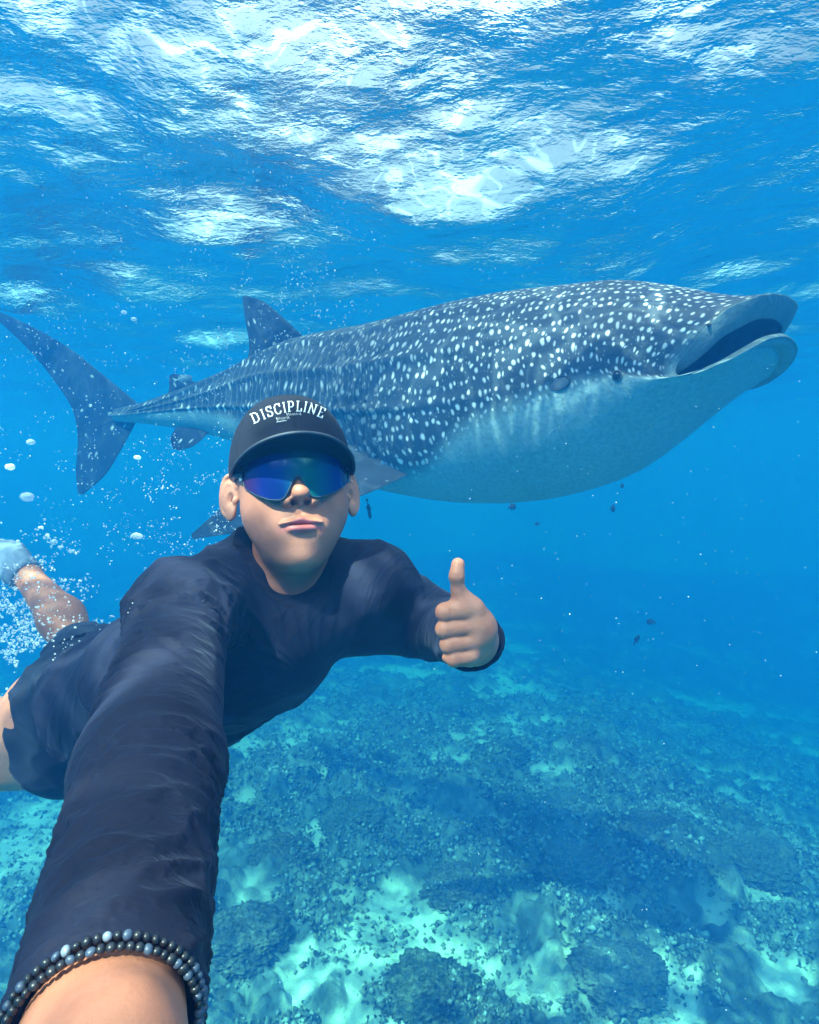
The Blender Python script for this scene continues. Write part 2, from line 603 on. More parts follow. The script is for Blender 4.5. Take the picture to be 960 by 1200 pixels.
P3 = at_head(sm(tx), sm(lx), sm(uo))
sp_ = np.abs(np.cos(th))
tpw = np.clip(np.sin(th), 0, 1); btw = np.clip(-np.sin(th), 0, 1)
P1 = P0 + T1 * np.interp(th, [0, math.pi / 2, math.pi, 1.5 * math.pi, 2 * math.pi], [.22, .30, .22, .24, .22])[:, None] - U1 * (0.055 * np.clip(np.sin(th), 0, 1) - 0.10 * np.clip(-np.sin(th), 0, 1))[:, None]
P2 = P3 + (-T1) * (0.10 * sp_ + 0.20 * tpw + 0.10 * btw)[:, None] + U1 * (0.045 * tpw - 0.034 * btw)[:, None] \
    + L1 * (0.060 * np.cos(th))[:, None]
NHD = 170
tt = np.linspace(0, 1, NHD + 1)[1:]
tt = 1 - (1 - tt) ** 1.15
for t_ in tt:
    rg = ((1 - t_) ** 3) * P0 + 3 * (1 - t_) ** 2 * t_ * P1 + 3 * (1 - t_) * t_ ** 2 * P2 + t_ ** 3 * P3
    lowr = np.clip(0.25 - np.sin(th), 0, 1)[:, None]
    inward = -(U1 * np.sin(th)[:, None] + L1 * np.cos(th)[:, None])
    # groove that sets off the lower lip, and the lip's own roundness
    rg = rg + inward * lowr * (0.013 * math.exp(-((t_ - 0.86) / 0.022) ** 2) - 0.006 * math.exp(-((t_ - 0.94) / 0.035) ** 2))
    rings.append(rg)
n_out = len(rings)
RW = np.array(rings[NB - 60:NB + 70])
for _ in range(260):
    RW[1:-1] = (RW[:-2] + 2 * RW[1:-1] + RW[2:]) / 4
rings[NB - 60:NB + 70] = list(RW)
# rolled lip, pale band inside it, fold, and the throat going back
ui = np.where(topm, up_i, lo_i)
inn = at_head(sm(tx) - 0.030 - 0.03 * tpw, sm(lx) * 0.88, sm(ui))
mid = (P3 + inn) / 2 + T1 * 0.012 + (U1 * (0.012 * (btw - tpw * 0.2))[:, None])
fold = at_head(sm(tx) * 0.98 - 0.065, sm(lx) * 0.84, sm(ui) * 0.98 + 0.016 * (tpw - btw))
for a_, b_, m_, n in ((P3, inn, mid, 16),):
    for t_ in np.linspace(0, 1, n + 1)[1:]:
        rings.append((1 - t_) ** 2 * a_ + 2 * (1 - t_) * t_ * m_ + t_ ** 2 * b_)
n_gum = len(rings)
for t_ in np.linspace(0, 1, 6)[1:]:
    rings.append(inn * (1 - t_) + fold * t_)
deep = at_head(-0.42 + 0.10 * sm(tx) / LC - 0.05 * np.cos(th * 2), sm(lx) * 0.72, sm(ui) * 1.2 - 0.06 + 0.10 * (tpw - btw))
back = tipc - T1 * 0.75 - U1 * 0.08
for t_ in np.linspace(0, 1, 24)[1:]:
    e = fold + (deep - fold) * t_
    ripple = 0.006 * np.sin(t_ * 40) * np.clip(1 - t_, 0, 1)
    rings.append(e + U1 * (ripple * (btw - tpw))[:, None])
for t_ in np.linspace(0, 1, 14)[1:]:
    rings.append(deep * (1 - t_) + back * t_)
V = np.concatenate(rings)
NR = len(rings)
F = grid_faces(NR, NTH, wrap_v=True)
# pattern coordinates: length along the body and arc length from the side line
RG = np.array(rings)
seg = np.linalg.norm(np.roll(RG, -1, 1) - RG, axis=2)
arc = np.concatenate([np.zeros((NR, 1)), np.cumsum(seg, 1)[:, :-1]], 1)
tot = seg.sum(1)[:, None]
arc = np.where(arc > tot * 0.75, arc - tot, arc)
arc2 = tot / 2 - arc
far = np.cos(th)[None, :] < 0
vv = np.where(far, arc2, arc)
ds = np.linalg.norm(np.diff(RG, axis=0), axis=2)
Ssurf = np.concatenate([np.zeros((1, NTH)), np.cumsum(ds, 0)], 0)
Ssurf = 0.5 * Ssurf + 0.5 * Ssurf.mean(1)[:, None]
Smean = Ssurf.mean(1)[:, None] * np.ones((1, NTH))
lat = np.sin(th)[None, :] * np.ones((NR, 1))
# boundary between the dark back and the pale underside, by position along the body
idx = np.arange(NR)[:, None] * np.ones((1, NTH))
s_at = np.where(idx < NB, np.interp(idx, np.arange(NB), su), S_END + (idx - NB) / NHD * 0.6)
bound = crom([0, 0.8, 2.2, 3.1, 3.45, 3.75, 4.0, 4.25, 4.55, 5.2][:], [-.10, -.18, -.42, -.72, -.70, -.34, -.22, -.17, -.14, -.08],
             (s_at / S_END * 4.25).ravel()).reshape(s_at.shape)
th_b = np.arcsin(np.clip(lat, -1, 1))
dark = np.clip((th_b - bound) * 5.0 + 0.5, 0, 1)
dark = np.where(idx >= n_out - 6, dark * np.clip((n_out - idx) / 6, 0, 1), dark)
dark = np.where(idx >= n_out, 0, dark)
hd = np.clip((idx - NB) / NHD, 0, 1)
dark = np.where((hd > 0.80) & (lat < 0.35), dark * np.clip(1 - (hd - 0.80) / 0.15 * (0.35 - lat) * 3, 0, 1), dark)
inside = np.where(idx >= n_gum, 1.0, np.where(idx >= n_out - 8, 0.50, np.where((hd > 0.80) & (lat < 0.2), 0.30, 0.0)))
me = mesh_np('body', V, F)
freq = np.clip(np.interp(s_at, [0, 1.5, 3.0, 3.8, 4.9], [11, 12.5, 19, 26.5, 37.0]), 1, 30)
su_pat = np.cumsum(np.concatenate([np.zeros((1, NTH)), np.diff(Smean, axis=0) * (freq[1:] + freq[:-1]) / 2], 0), 0)
arcf = np.interp(s_at, [0, 2.0, 3.0, 3.8, 4.9], [13.0, 13.5, 18.5, 25.0, 35.0])
attr(me, 'pat', np.stack([su_pat.ravel(), (vv * arcf).ravel(), s_at.ravel()], -1))
attr(me, 'tone', np.stack([dark.ravel(), inside.ravel(), lat.ravel()], -1))


def shark_skin(name):
    t = NT(name)
    pat = t.attr('pat').outputs['Vector']
    tone = t.new('ShaderNodeSeparateXYZ', {0: t.attr('tone').outputs['Vector']})
    ps = t.new('ShaderNodeSeparateXYZ', {0: pat})
    rear = t.ramp(t.math('DIVIDE', ps.outputs[2], 5.0), [(0.50, 1.0), (0.68, 0.0)])
    wn_ = t.new('ShaderNodeTexNoise', {'Scale': 0.35, 'Detail': 2.0, 'Vector': pat})
    wsc = t.new('ShaderNodeVectorMath', operation='SCALE')
    t.l.new(wn_.outputs['Color'], wsc.inputs[0]); wsc.inputs['Scale'].default_value = 1.6
    wad = t.new('ShaderNodeVectorMath', operation='ADD')
    t.l.new(pat, wad.inputs[0]); t.l.new(wsc.outputs[0], wad.inputs[1])
    m2 = t.new('ShaderNodeMapping', {'Vector': wad.outputs[0], 'Scale': (1.0, 0.80, 0.0)})

    def spots(vec, rnd, lo, hi):
        v = t.new('ShaderNodeTexVoronoi', {'Scale': 1.0, 'Randomness': rnd, 'Vector': vec}, voronoi_dimensions='2D')
        sc = t.new('ShaderNodeSeparateColor', {0: v.outputs['Color']})
        rad = t.math('ADD', t.math('MULTIPLY', sc.outputs[0], hi - lo), lo)
        d = t.math('SUBTRACT', rad, v.outputs['Distance'])
        m = t.math('MULTIPLY', d, 6.0, clamp=True)
        return t.math('MULTIPLY', m, t.math('ADD', t.math('MULTIPLY', sc.outputs[1], 0.45), 0.58)), sc

    a, _ = spots(m2.outputs[0], 0.65, 0.20, 0.33)
    m3 = t.new('ShaderNodeMapping', {'Vector': wad.outputs[0], 'Scale': (1.0, 0.50, 0.0), 'Location': (3.3, 7.1, 0)})
    b, _ = spots(m3.outputs[0], 0.45, 0.14, 0.25)
    m4 = t.new('ShaderNodeMapping', {'Vector': wad.outputs[0], 'Scale': (2.1, 1.7, 0.0), 'Location': (1.3, 2.1, 0)})
    s4, _ = spots(m4.outputs[0], 0.9, -0.12, 0.24)
    spot = t.math('MAXIMUM', t.mix(rear, a, b), t.math('MULTIPLY', s4, 0.45))
    wave = t.new('ShaderNodeTexWave', {'Scale': 0.318, 'Distortion': 1.2, 'Detail': 1.0, 'Detail Scale': 1.0, 'Vector': wad.outputs[0]}, wave_type='BANDS', bands_direction='X')
    line = t.ramp(wave.outputs['Fac'], [(0.84, 0.0), (0.99, 0.13)])
    line = t.math('MULTIPLY', line, t.math('MULTIPLY', rear, t.ramp(tone.outputs[2], [(0.35, 1.0), (0.9, 0.2)])))
    spot = t.math('MAXIMUM', spot, line)
    gpos = t.new('ShaderNodeTexCoord').outputs['Object']
    mot = t.noise(gpos, 5.0, 5, 0.6)
    fine = t.noise(gpos, 60.0, 4, 0.7)
    darkc = t.ramp(mot, [(0.3, (0.022, 0.038, 0.055)), (0.7, (0.060, 0.082, 0.105))])
    darkc = t.mix(t.math('MULTIPLY', fine, 0.25), darkc, (0.11, 0.13, 0.15))
    dk = t.mix(spot, darkc, (0.88, 0.88, 0.86))
    pale0 = t.ramp(fine, [(0.35, (0.19, 0.31, 0.33)), (0.6, (0.29, 0.42, 0.43))])
    spk = t.new('ShaderNodeTexVoronoi', {'Scale': 38.0, 'Vector': gpos})
    spm = t.math('MULTIPLY', t.math('SUBTRACT', 0.30, spk.outputs['Distance'], clamp=True), 5.0, clamp=True)
    near_edge = t.ramp(tone.outputs[2], [(0.25, 0.0), (0.42, 1.0), (0.52, 0.9), (0.62, 0.0)])
    nb_ = t.new('ShaderNodeMapRange', {'Value': tone.outputs[2], 'From Min': -1.0, 'From Max': 1.0})
    near_edge = t.ramp(nb_.outputs[0], [(0.28, 0.0), (0.40, 0.8), (0.50, 0.8), (0.60, 0.2)])
    pale = t.mix(t.math('MULTIPLY', spm, near_edge), pale0, (0.10, 0.12, 0.14))
    dmask = t.math('ADD', tone.outputs[0], t.math('MULTIPLY', t.math('SUBTRACT', mot, 0.5), 0.25), clamp=True)
    col_ = t.mix(dmask, pale, dk)
    col_ = t.mix(tone.outputs[1], col_, t.ramp(mot, [(0.3, (0.008, 0.012, 0.018)), (0.7, (0.04, 0.05, 0.06))]))
    h = t.math('ADD', fine, t.math('MULTIPLY', spot, 0.4))
    t.bsdf(col_, 0.55, t.bump(h, 0.35, 0.006), Specular_IOR_Level=0.25)
    return t.m


MSK = shark_skin('shark_skin')
sh_base = C_[NB // 2]
shark = empty('whale_shark', sh_base, 'huge white-spotted blue-grey whale shark with open mouth behind the diver', 'whale shark')
body = link('body', me, MSK, shark)


def fin(name, le, te, nrm, thick, ns=44, nc=28, root_u=0.0, roundtip=0.0):
    """a fin from its front edge and its rear edge (lists of world points, root to tip)"""
    le, te = np.array(le), np.array(te)
    v = np.linspace(0, 1, ns)
    A = crom(np.linspace(0, 1, len(le)), le, v)
    B = crom(np.linspace(0, 1, len(te)), te, v)
    u = 0.5 - 0.5 * np.cos(np.linspace(0, math.pi, nc))
    prof = 2.6 * (0.2969 * np.sqrt(u) - 0.126 * u - 0.3516 * u ** 2 + 0.2843 * u ** 3 - 0.1015 * u ** 4)
    nrm = np.array(nrm, float); nrm /= np.linalg.norm(nrm)
    ring_u = np.concatenate([u, u[-2:0:-1]])
    ring_p = np.concatenate([prof, -prof[-2:0:-1]])
    R = []
    for k in range(ns):
        tk = thick * (1 - v[k]) ** 0.6 + 0.006
        R.append(A[k] + (B[k] - A[k]) * ring_u[:, None] + nrm * (ring_p * tk * min(1, np.linalg.norm(B[k] - A[k]) / 0.12))[:, None])
    R = np.array(R)
    F = grid_faces(ns, len(ring_u), wrap_v=True)
    V = R.reshape(-1, 3)
    # close the tip with a quad strip
    m = len(ring_u); o = (ns - 1) * m
    cap = [(o + i, o + i + 1, o + m - i - 1, o + (m - i) % m) for i in range(1, nc - 1)]
    F = np.vstack([F, np.array(cap)])
    me = mesh_np(name, V, F)
    vv = np.repeat(v, m)
    chord = np.tile(ring_u, ns)
    ln = np.linalg.norm(B - A, axis=1).mean(); sp2 = np.linalg.norm((A + B)[-1] / 2 - (A + B)[0] / 2)
    attr(me, 'pat', np.stack([chord * ln * 15 + root_u, vv * sp2 * 13, np.full(len(V), 3.6)], -1))
    attr(me, 'tone', np.stack([np.full(len(V), 1.0), np.zeros(len(V)), np.full(len(V), 0.9)], -1))
    return link(name, me, MSK_FIN, shark)


def fin_skin():
    t = NT('fin_skin')
    pat = t.attr('pat').outputs['Vector']
    m2 = t.new('ShaderNodeMapping', {'Vector': pat, 'Scale': (0.9, 0.55, 0.0)})
    v = t.new('ShaderNodeTexVoronoi', {'Scale': 1.0, 'Randomness': 0.9, 'Vector': m2.outputs[0]}, voronoi_dimensions='2D')
    sc = t.new('ShaderNodeSeparateColor', {0: v.outputs['Color']})
    rad = t.math('ADD', t.math('MULTIPLY', sc.outputs[0], 0.26), -0.06)
    m = t.math('MULTIPLY', t.math('SUBTRACT', rad, v.outputs['Distance']), 9.0, clamp=True)
    gpos = t.new('ShaderNodeTexCoord').outputs['Object']
    mot = t.noise(gpos, 6.0, 5, 0.6)
    dk = t.ramp(mot, [(0.3, (0.02, 0.032, 0.048)), (0.7, (0.05, 0.068, 0.09))])
    t.bsdf(t.mix(t.math('MULTIPLY', m, 0.7), dk, (0.75, 0.76, 0.75)), 0.6, t.bump(mot, 0.3, 0.01), Specular_IOR_Level=0.2)
    return t.m


MSK_FIN = fin_skin()


def dmid(px):
    return float(np.interp(px, [s_[0] for s_ in st], [s_[3] for s_ in st]))


LATN = Lr[NB // 2]
W_ = lambda pts: [w(px, py, d) for (px, py, d) in pts]
fin('dorsal_fin', W_([(366, 404, dmid(366)), (338, 378, dmid(338)), (310, 354, dmid(312)), (287, 346, dmid(292))]),
    W_([(288, 436, dmid(290)), (292, 404, dmid(292)), (287, 372, dmid(288)), (284, 349, dmid(286))]), Lr[120], 0.075)
fin('dorsal_fin', W_([(243, 456, dmid(243)), (225, 446, dmid(225)), (210, 439, dmid(210)), (203, 438, dmid(205))]),
    W_([(194, 470, dmid(194)), (198, 457, dmid(198)), (198, 446, dmid(198)), (199, 440, dmid(200))]), Lr[60], 0.04)
dt = lambda x: 5.0 + (140 - x) * 0.0036
tail_n = Lr[2]
cf = fin('caudal_fin', W_([(168, 478, dt(168)), (128, 445, dt(128)), (84, 410, dt(84)), (40, 384, dt(40)), (-12, 360, dt(-12))]),
         W_([(92, 512, dt(92)), (84, 478, dt(84)), (62, 444, dt(62)), (32, 408, dt(32)), (-10, 368, dt(-10))]), tail_n, 0.06)
fin('tail_lobe', W_([(162, 490, dt(158)), (146, 520, dt(146)), (124, 556, dt(124)), (97, 580, dt(97))]),
    W_([(90, 486, dt(90)), (91, 520, dt(91)), (89, 552, dt(89)), (91, 578, dt(91))]), tail_n, 0.055)
fin('pelvic_fin', W_([(247, 505, 4.38), (228, 522, 4.40), (210, 528, 4.45)]),
    W_([(206, 500, 4.52), (200, 514, 4.52), (203, 526, 4.5)]), Lr[90], 0.03)
# the fin nearest the diver sweeps back and down behind his head
fin('pectoral_fin', W_([(505, 535, 3.02), (470, 560, 2.98), (400, 590, 3.02), (310, 618, 3.12), (226, 632, 3.25)]),
    W_([(408, 515, 3.20), (380, 538, 3.14), (330, 556, 3.16), (270, 588, 3.2), (224, 626, 3.27)]), (0.35, 0.55, 0.75), 0.10)
fin('pectoral_fin', W_([(440, 560, 3.9), (415, 578, 4.1), (385, 600, 4.25)]),
    W_([(370, 555, 4.0), (374, 580, 4.15), (380, 604, 4.25)]), (0.2, -0.5, 0.8), 0.08)
# remora-sized pale patch behind the second dorsal fin is a small fish
# eye, spiracle, nostril
def at_pixel(px, py):
    """the point of the shark's skin seen at a photograph pixel"""
    P = (V_body - C0) @ M3.T
    q = np.stack([480 + FPX * P[:, 0] / P[:, 2], 600 - FPX * P[:, 1] / P[:, 2]], -1)
    d2 = (q[:, 0] - px) ** 2 + (q[:, 1] - py) ** 2
    c_ = np.where(d2 < max(d2.min() * 1.5, 9.0))[0]
    i = c_[np.argmin(P[c_, 2])]
    return V_body[i]


V_body = RG[:n_out].reshape(-1, 3)


def uv_ball(cn, ax, n=20, m=28):
    """ellipsoid; ax = three axis vectors"""
    a = np.linspace(0, math.pi, n); b = np.linspace(0, 2 * math.pi, m, endpoint=False)
    A, B = np.meshgrid(a, b, indexing='ij')
    P = (np.cos(A).ravel()[:, None] * ax[2] + (np.sin(A) * np.cos(B)).ravel()[:, None] * ax[0]
         + (np.sin(A) * np.sin(B)).ravel()[:, None] * ax[1]) + cn
    return P, grid_faces(n, m, wrap_v=True)


def torus_np(cn, u, v, R, r, n=40, m=12, sq=1.0):
    a = np.linspace(0, 2 * math.pi, n, endpoint=False); b = np.linspace(0, 2 * math.pi, m, endpoint=False)
    A, B = np.meshgrid(a, b, indexing='ij')
    nn = np.cross(u, v)
    rad = (R + r * np.cos(B)).ravel()[:, None]
    P = cn + (np.cos(A).ravel()[:, None] * u + np.sin(A).ravel()[:, None] * v * sq) * rad + nn * (r * np.sin(B)).ravel()[:, None]
    idx = np.arange(n * m).reshape(n, m)
    i2 = np.roll(idx, -1, 0)
    F = np.stack([idx, i2, np.roll(i2, -1, 1), np.roll(idx, -1, 1)], -1).reshape(-1, 4)
    return P, F


def plain(name, colr, rough=0.5, bump=None, **kw):
    t = NT(name)
    gp = t.new('ShaderNodeTexCoord').outputs['Object']
    n_ = t.noise(gp, bump[0] if bump else 40.0, 4, 0.6)
    cc_ = t.mix(t.math('MULTIPLY', n_, 0.5), tuple(x * 0.85 for x in colr), tuple(min(1, x * 1.3) for x in colr))
    t.bsdf(cc_, rough, t.bump(n_, 0.4, bump[1]) if bump else None, **kw)
    return t.m


pe = at_pixel(721, 440)
m_eye = plain('eye_dark', (0.012, 0.014, 0.018), 0.15)
m_rim = plain('eye_rim', (0.07, 0.09, 0.11), 0.5, (60, 0.002))
P, Fq = uv_ball(pe + L1 * 0.004, (T1 * 0.014, U1 * 0.013, L1 * 0.011))
link('eye', mesh_np('eye', P, Fq), m_eye, shark)
P, Fq = torus_np(pe + L1 * 0.002, T1, U1, 0.0165, 0.0035)
link('eye_rim', mesh_np('eye_rim', P, Fq), m_rim, shark)
ps_ = at_pixel(655, 451)
P, Fq = uv_ball(ps_, (T1 * 0.040, U1 * 0.022, L1 * 0.007))
link('spiracle', mesh_np('spiracle', P, Fq), plain('spiracle_skin', (0.10, 0.125, 0.15), 0.6, (50, 0.002)), shark)
P, Fq = torus_np(ps_ + U1 * 0.002, T1, U1, 0.041, 0.0045, sq=0.6)
link('spiracle_rim', mesh_np('spiracle_rim', P, Fq), plain('spiracle_dark', (0.04, 0.05, 0.06), 0.6), shark)
pn = at_pixel(833, 382)
P, Fq = uv_ball(pn, (T1 * 0.008, U1 * 0.007, L1 * 0.004))
link('nostril', mesh_np('nostril', P, Fq), m_eye, shark)

# ------------------------------------------------------------------ solid modelling by distance fields
def unit(v):
    v = np.asarray(v, float)
    return v / np.linalg.norm(v)


class Prim:
    def __init__(self, fn, cen, rad, op='u', k=0.01):
        self.fn, self.cen, self.rad, self.op, self.k = fn, np.asarray(cen, float), float(rad), op, k


def p_cone(a, b, ra, rb, op='u', k=0.01):
    a, b = np.asarray(a, float), np.asarray(b, float)
    ba = b - a; L2 = ba @ ba

    def f(P):
        t = np.clip((P - a) @ ba / L2, 0, 1)
        return np.linalg.norm(P - a - t[:, None] * ba, axis=1) - (ra + (rb - ra) * t)
    return Prim(f, (a + b) / 2, math.sqrt(L2) / 2 + max(ra, rb), op, k)


def p_ell(cn, r, R=None, op='u', k=0.01):
    cn, r = np.asarray(cn, float), np.asarray(r, float)

    def f(P):
        q = P - cn
        if R is not None:
            q = q @ R.T
        k0 = np.linalg.norm(q / r, axis=1)
        k1 = np.linalg.norm(q / (r * r), axis=1)
        return k0 * (k0 - 1) / np.maximum(k1, 1e-9)
    return Prim(f, cn, r.max(), op, k)


def p_loft(pts, A, wd, hd, op='u', k=0.02):
    """a body along a polyline whose section is an ellipse: half width wd along A, half depth hd across"""
    pts = np.asarray(pts, float); wd = np.asarray(wd, float); hd = np.asarray(hd, float)
    A = unit(A)

    def f(P):
        best = np.full(len(P), 1e9)
        for i in range(len(pts) - 1):
            a, b = pts[i], pts[i + 1]
            ba = b - a; L2 = ba @ ba
            t = np.clip((P - a) @ ba / L2, 0, 1)
            q = P - a - t[:, None] * ba
            W_ = wd[i] + (wd[i + 1] - wd[i]) * t
            H_ = hd[i] + (hd[i + 1] - hd[i]) * t
            qa = q @ A
            qo = np.sqrt(np.maximum((q * q).sum(1) - qa * qa, 0))
            k0 = np.sqrt((qa / W_) ** 2 + (qo / H_) ** 2)
            k1 = np.sqrt((qa / W_ ** 2) ** 2 + (qo / H_ ** 2) ** 2)
            d = k0 * (k0 - 1) / np.maximum(k1, 1e-9)
            d = np.where(k0 < 1e-6, -H_, d)
            # smooth union of the segments
            h = np.maximum(0.02 - np.abs(best - d), 0) / 0.02
            best = np.minimum(best, d) - h * h * 0.005
        return best
    cn = (pts.max(0) + pts.min(0)) / 2
    return Prim(f, cn, np.linalg.norm(pts - cn, axis=1).max() + max(wd.max(), hd.max()), op, k)


def p_poly(pts, rr, op='u', k=0.002):
    pts = np.asarray(pts, float)
    rr = np.broadcast_to(np.asarray(rr, float), (len(pts),))

    def f(P):
        best = np.full(len(P), 1e9)
        for i in range(len(pts) - 1):
            a = pts[i]; ba = pts[i + 1] - a
            t = np.clip((P - a) @ ba / (ba @ ba), 0, 1)
            best = np.minimum(best, np.linalg.norm(P - a - t[:, None] * ba, axis=1) - (rr[i] + (rr[i + 1] - rr[i]) * t))
        return best
    cn = (pts.max(0) + pts.min(0)) / 2
    return Prim(f, cn, np.linalg.norm(pts - cn, axis=1).max() + rr.max(), op, k)


def p_half(pt, n, op='s', k=0.002):
    """everything on the side n points to"""
    pt, n = np.asarray(pt, float), unit(n)
    return Prim(lambda P: -((P - pt) @ n), pt, 1e6, op, k)


def sdf_eval(prims, P, cull=True):
    d = np.full(len(P), 1e3)
    if len(P) == 0:
        return d
    lo, hi = P.min(0), P.max(0)
    for p in prims:
        if cull and p.rad < 1e5:
            g = np.maximum(np.maximum(lo - p.cen, p.cen - hi), 0)
            if np.linalg.norm(g) > p.rad + 0.05 + p.k:
                continue
        e = p.fn(P)
        if p.op == 'u':
            h = np.maximum(p.k - np.abs(d - e), 0) / p.k
            d = np.minimum(d, e) - h * h * p.k * 0.25
        elif p.op == 's':
            e = -e
            h = np.maximum(p.k - np.abs(d - e), 0) / p.k
            d = np.maximum(d, e) + h * h * p.k * 0.25
    return d


def axis_pts(lo, hi, coarse, fine=()):
    """grid positions, denser inside the fine ranges (a, b, step)"""
    x = [lo]
    while x[-1] < hi:
        st_ = coarse
        for (a, b, s) in fine:
            gap = max(a - x[-1], x[-1] - b, 0)
            st_ = min(st_, s + gap * 0.25)
        x.append(x[-1] + st_)
    n = len(x)
    while (n - 1) % 8:
        x.append(x[-1] + coarse); n += 1
    return np.array(x)


def surface(prims, ax, margin=1.5):
    """surface nets over a sparse set of 8-cell blocks; returns vertices and quads"""
    B = 8
    X, Y, Z = ax
    nb = [(len(a) - 1) // B for a in ax]
    cx = [(a[:-1].reshape(-1, B)[:, 0] + a[B::B]) / 2 for a in ax]
    hx = [(a[B::B] - a[:-1].reshape(-1, B)[:, 0]) / 2 for a in ax]
    I, J, K = np.meshgrid(*[np.arange(n) for n in nb], indexing='ij')
    I, J, K = I.ravel(), J.ravel(), K.ravel()
    cen = np.stack([cx[0][I], cx[1][J], cx[2][K]], -1)
    hd = np.sqrt(hx[0][I] ** 2 + hx[1][J] ** 2 + hx[2][K] ** 2)
    keep = np.zeros(len(I), bool)
    d = sdf_eval(prims, cen, cull=False)
    keep = np.abs(d) < hd * margin + 0.004
    I, J, K = I[keep], J[keep], K[keep]
    NY, NZ = len(Y), len(Z)
    o = np.arange(B + 1)
    key = (I // 3) * 1000000 + (J // 3) * 1000 + (K // 3)
    order = np.argsort(key, kind='stable')
    I, J, K, key = I[order], J[order], K[order], key[order]
    cuts = np.flatnonzero(np.diff(key)) + 1
    groups = np.split(np.arange(len(I)), cuts)
    off = [(0, 0, 0), (0, 0, 1), (0, 1, 0), (0, 1, 1), (1, 0, 0), (1, 0, 1), (1, 1, 0), (1, 1, 1)]
    edges = [(a, b) for a in range(8) for b in range(a + 1, 8) if sum(abs(off[a][q_] - off[b][q_]) for q_ in range(3)) == 1]
    vid, vpos, quads = [], [], []
    for g in groups:
        gi, gj, gk = I[g] * B, J[g] * B, K[g] * B
        n = len(g)
        ii = (gi[:, None] + o)[:, :, None, None] + np.zeros((1, 1, B + 1, B + 1), int)
        jj = (gj[:, None] + o)[:, None, :, None] + np.zeros((1, B + 1, 1, B + 1), int)
        kk = (gk[:, None] + o)[:, None, None, :] + np.zeros((1, B + 1, B + 1, 1), int)
        P = np.stack([X[ii], Y[jj], Z[kk]], -1)
        Vv = sdf_eval(prims, P.reshape(-1, 3)).reshape(n, B + 1, B + 1, B + 1)
        s = Vv < 0
        cs_ = [s[:, a:a + B, b:b + B, c_:c_ + B] for (a, b, c_) in off]
        cnt = sum(x.astype(np.int8) for x in cs_)
        act = (cnt > 0) & (cnt < 8)
        w4 = np.nonzero(act)
        if len(w4[0]) == 0:
            continue
        bi, a0, b0, c0 = w4
        cv = np.stack([Vv[bi, a0 + a, b0 + b, c0 + c_] for (a, b, c_) in off], -1)
        cp = np.stack([P[bi, a0 + a, b0 + b, c0 + c_] for (a, b, c_) in off], 1)
        acc = np.zeros((len(bi), 3)); num = np.zeros(len(bi))
        for (ea, eb) in edges:
            va, vb = cv[:, ea], cv[:, eb]
            m = (va < 0) != (vb < 0)
            t = np.where(m, va / np.where(m, va - vb, 1), 0)
            acc += np.where(m[:, None], cp[:, ea] + t[:, None] * (cp[:, eb] - cp[:, ea]), 0)
            num += m
        vid.append(((gi[bi] + a0) * NY + (gj[bi] + b0)) * NZ + gk[bi] + c0)
        vpos.append(acc / num[:, None])
        for axn in range(3):
            sl0 = [slice(None), slice(0, B), slice(0, B), slice(0, B)]
            sl1 = list(sl0); sl1[axn + 1] = slice(1, B + 1)
            a_, b_ = s[tuple(sl0)], s[tuple(sl1)]
            e = np.nonzero(a_ != b_)
            if len(e[0]) == 0:
                continue
            base = [gi[e[0]] + e[1], gj[e[0]] + e[2], gk[e[0]] + e[3]]
            u_, v_ = [(1, 2), (2, 0), (0, 1)][axn]
            q = []
            for (du, dv) in ((-1, -1), (0, -1), (0, 0), (-1, 0)):
                bb = [x.copy() for x in base]
                bb[u_] = bb[u_] + du; bb[v_] = bb[v_] + dv
                q.append((bb[0] * NY + bb[1]) * NZ + bb[2])
            q = np.stack(q, -1)
            fl_ = b_[e]            # inside on the far end: flip
            q[fl_] = q[fl_][:, ::-1]
            quads.append(q)
    vid = np.concatenate(vid); vpos = np.concatenate(vpos); quads = np.concatenate(quads)
    o_ = np.argsort(vid)
    vid, vpos = vid[o_], vpos[o_]
    ix = np.searchsorted(vid, quads)
    ix = np.minimum(ix, len(vid) - 1)
    ok = (vid[ix] == quads).all(1)
    return vpos, ix[ok]


def normals_np(V, F):
    a, b, c_, d = (V[F[:, i]] for i in range(4))
    n = np.cross(c_ - a, d - b)
    N = np.zeros_like(V)
    for i in range(4):
        np.add.at(N, F[:, i], n)
    return N / np.maximum(np.linalg.norm(N, axis=1, keepdims=True), 1e-12)


def relax(V, F, it=2, lam=0.5):
    n = len(V)
    E = np.concatenate([F[:, [0, 1]], F[:, [1, 2]], F[:, [2, 3]], F[:, [3, 0]]])
    for _ in range(it):
        S = np.zeros_like(V); cnt = np.bincount(E.ravel(), minlength=n)
        for ax_ in range(3):
            S[:, ax_] = np.bincount(E[:, 0], V[E[:, 1], ax_], n) + np.bincount(E[:, 1], V[E[:, 0], ax_], n)
        V = V * (1 - lam) + lam * S / np.maximum(cnt, 1)[:, None]
    return V


def vnoise3(P, k=0):
    i = np.floor(P).astype(np.int64)
    f = P - i
    f = f * f * (3 - 2 * f)
    r = 0
    for dz in (0, 1):
        zz = (i[:, 2] + dz) * 7919 + k * 131
        a = hsh(i[:, 0], i[:, 1] + zz, k); b = hsh(i[:, 0] + 1, i[:, 1] + zz, k)
        c_ = hsh(i[:, 0], i[:, 1] + 1 + zz, k); d = hsh(i[:, 0] + 1, i[:, 1] + 1 + zz, k)
        v = (a * (1 - f[:, 0]) + b * f[:, 0]) * (1 - f[:, 1]) + (c_ * (1 - f[:, 0]) + d * f[:, 0]) * f[:, 1]
        r = r + v * (f[:, 2] if dz else 1 - f[:, 2])
    return r


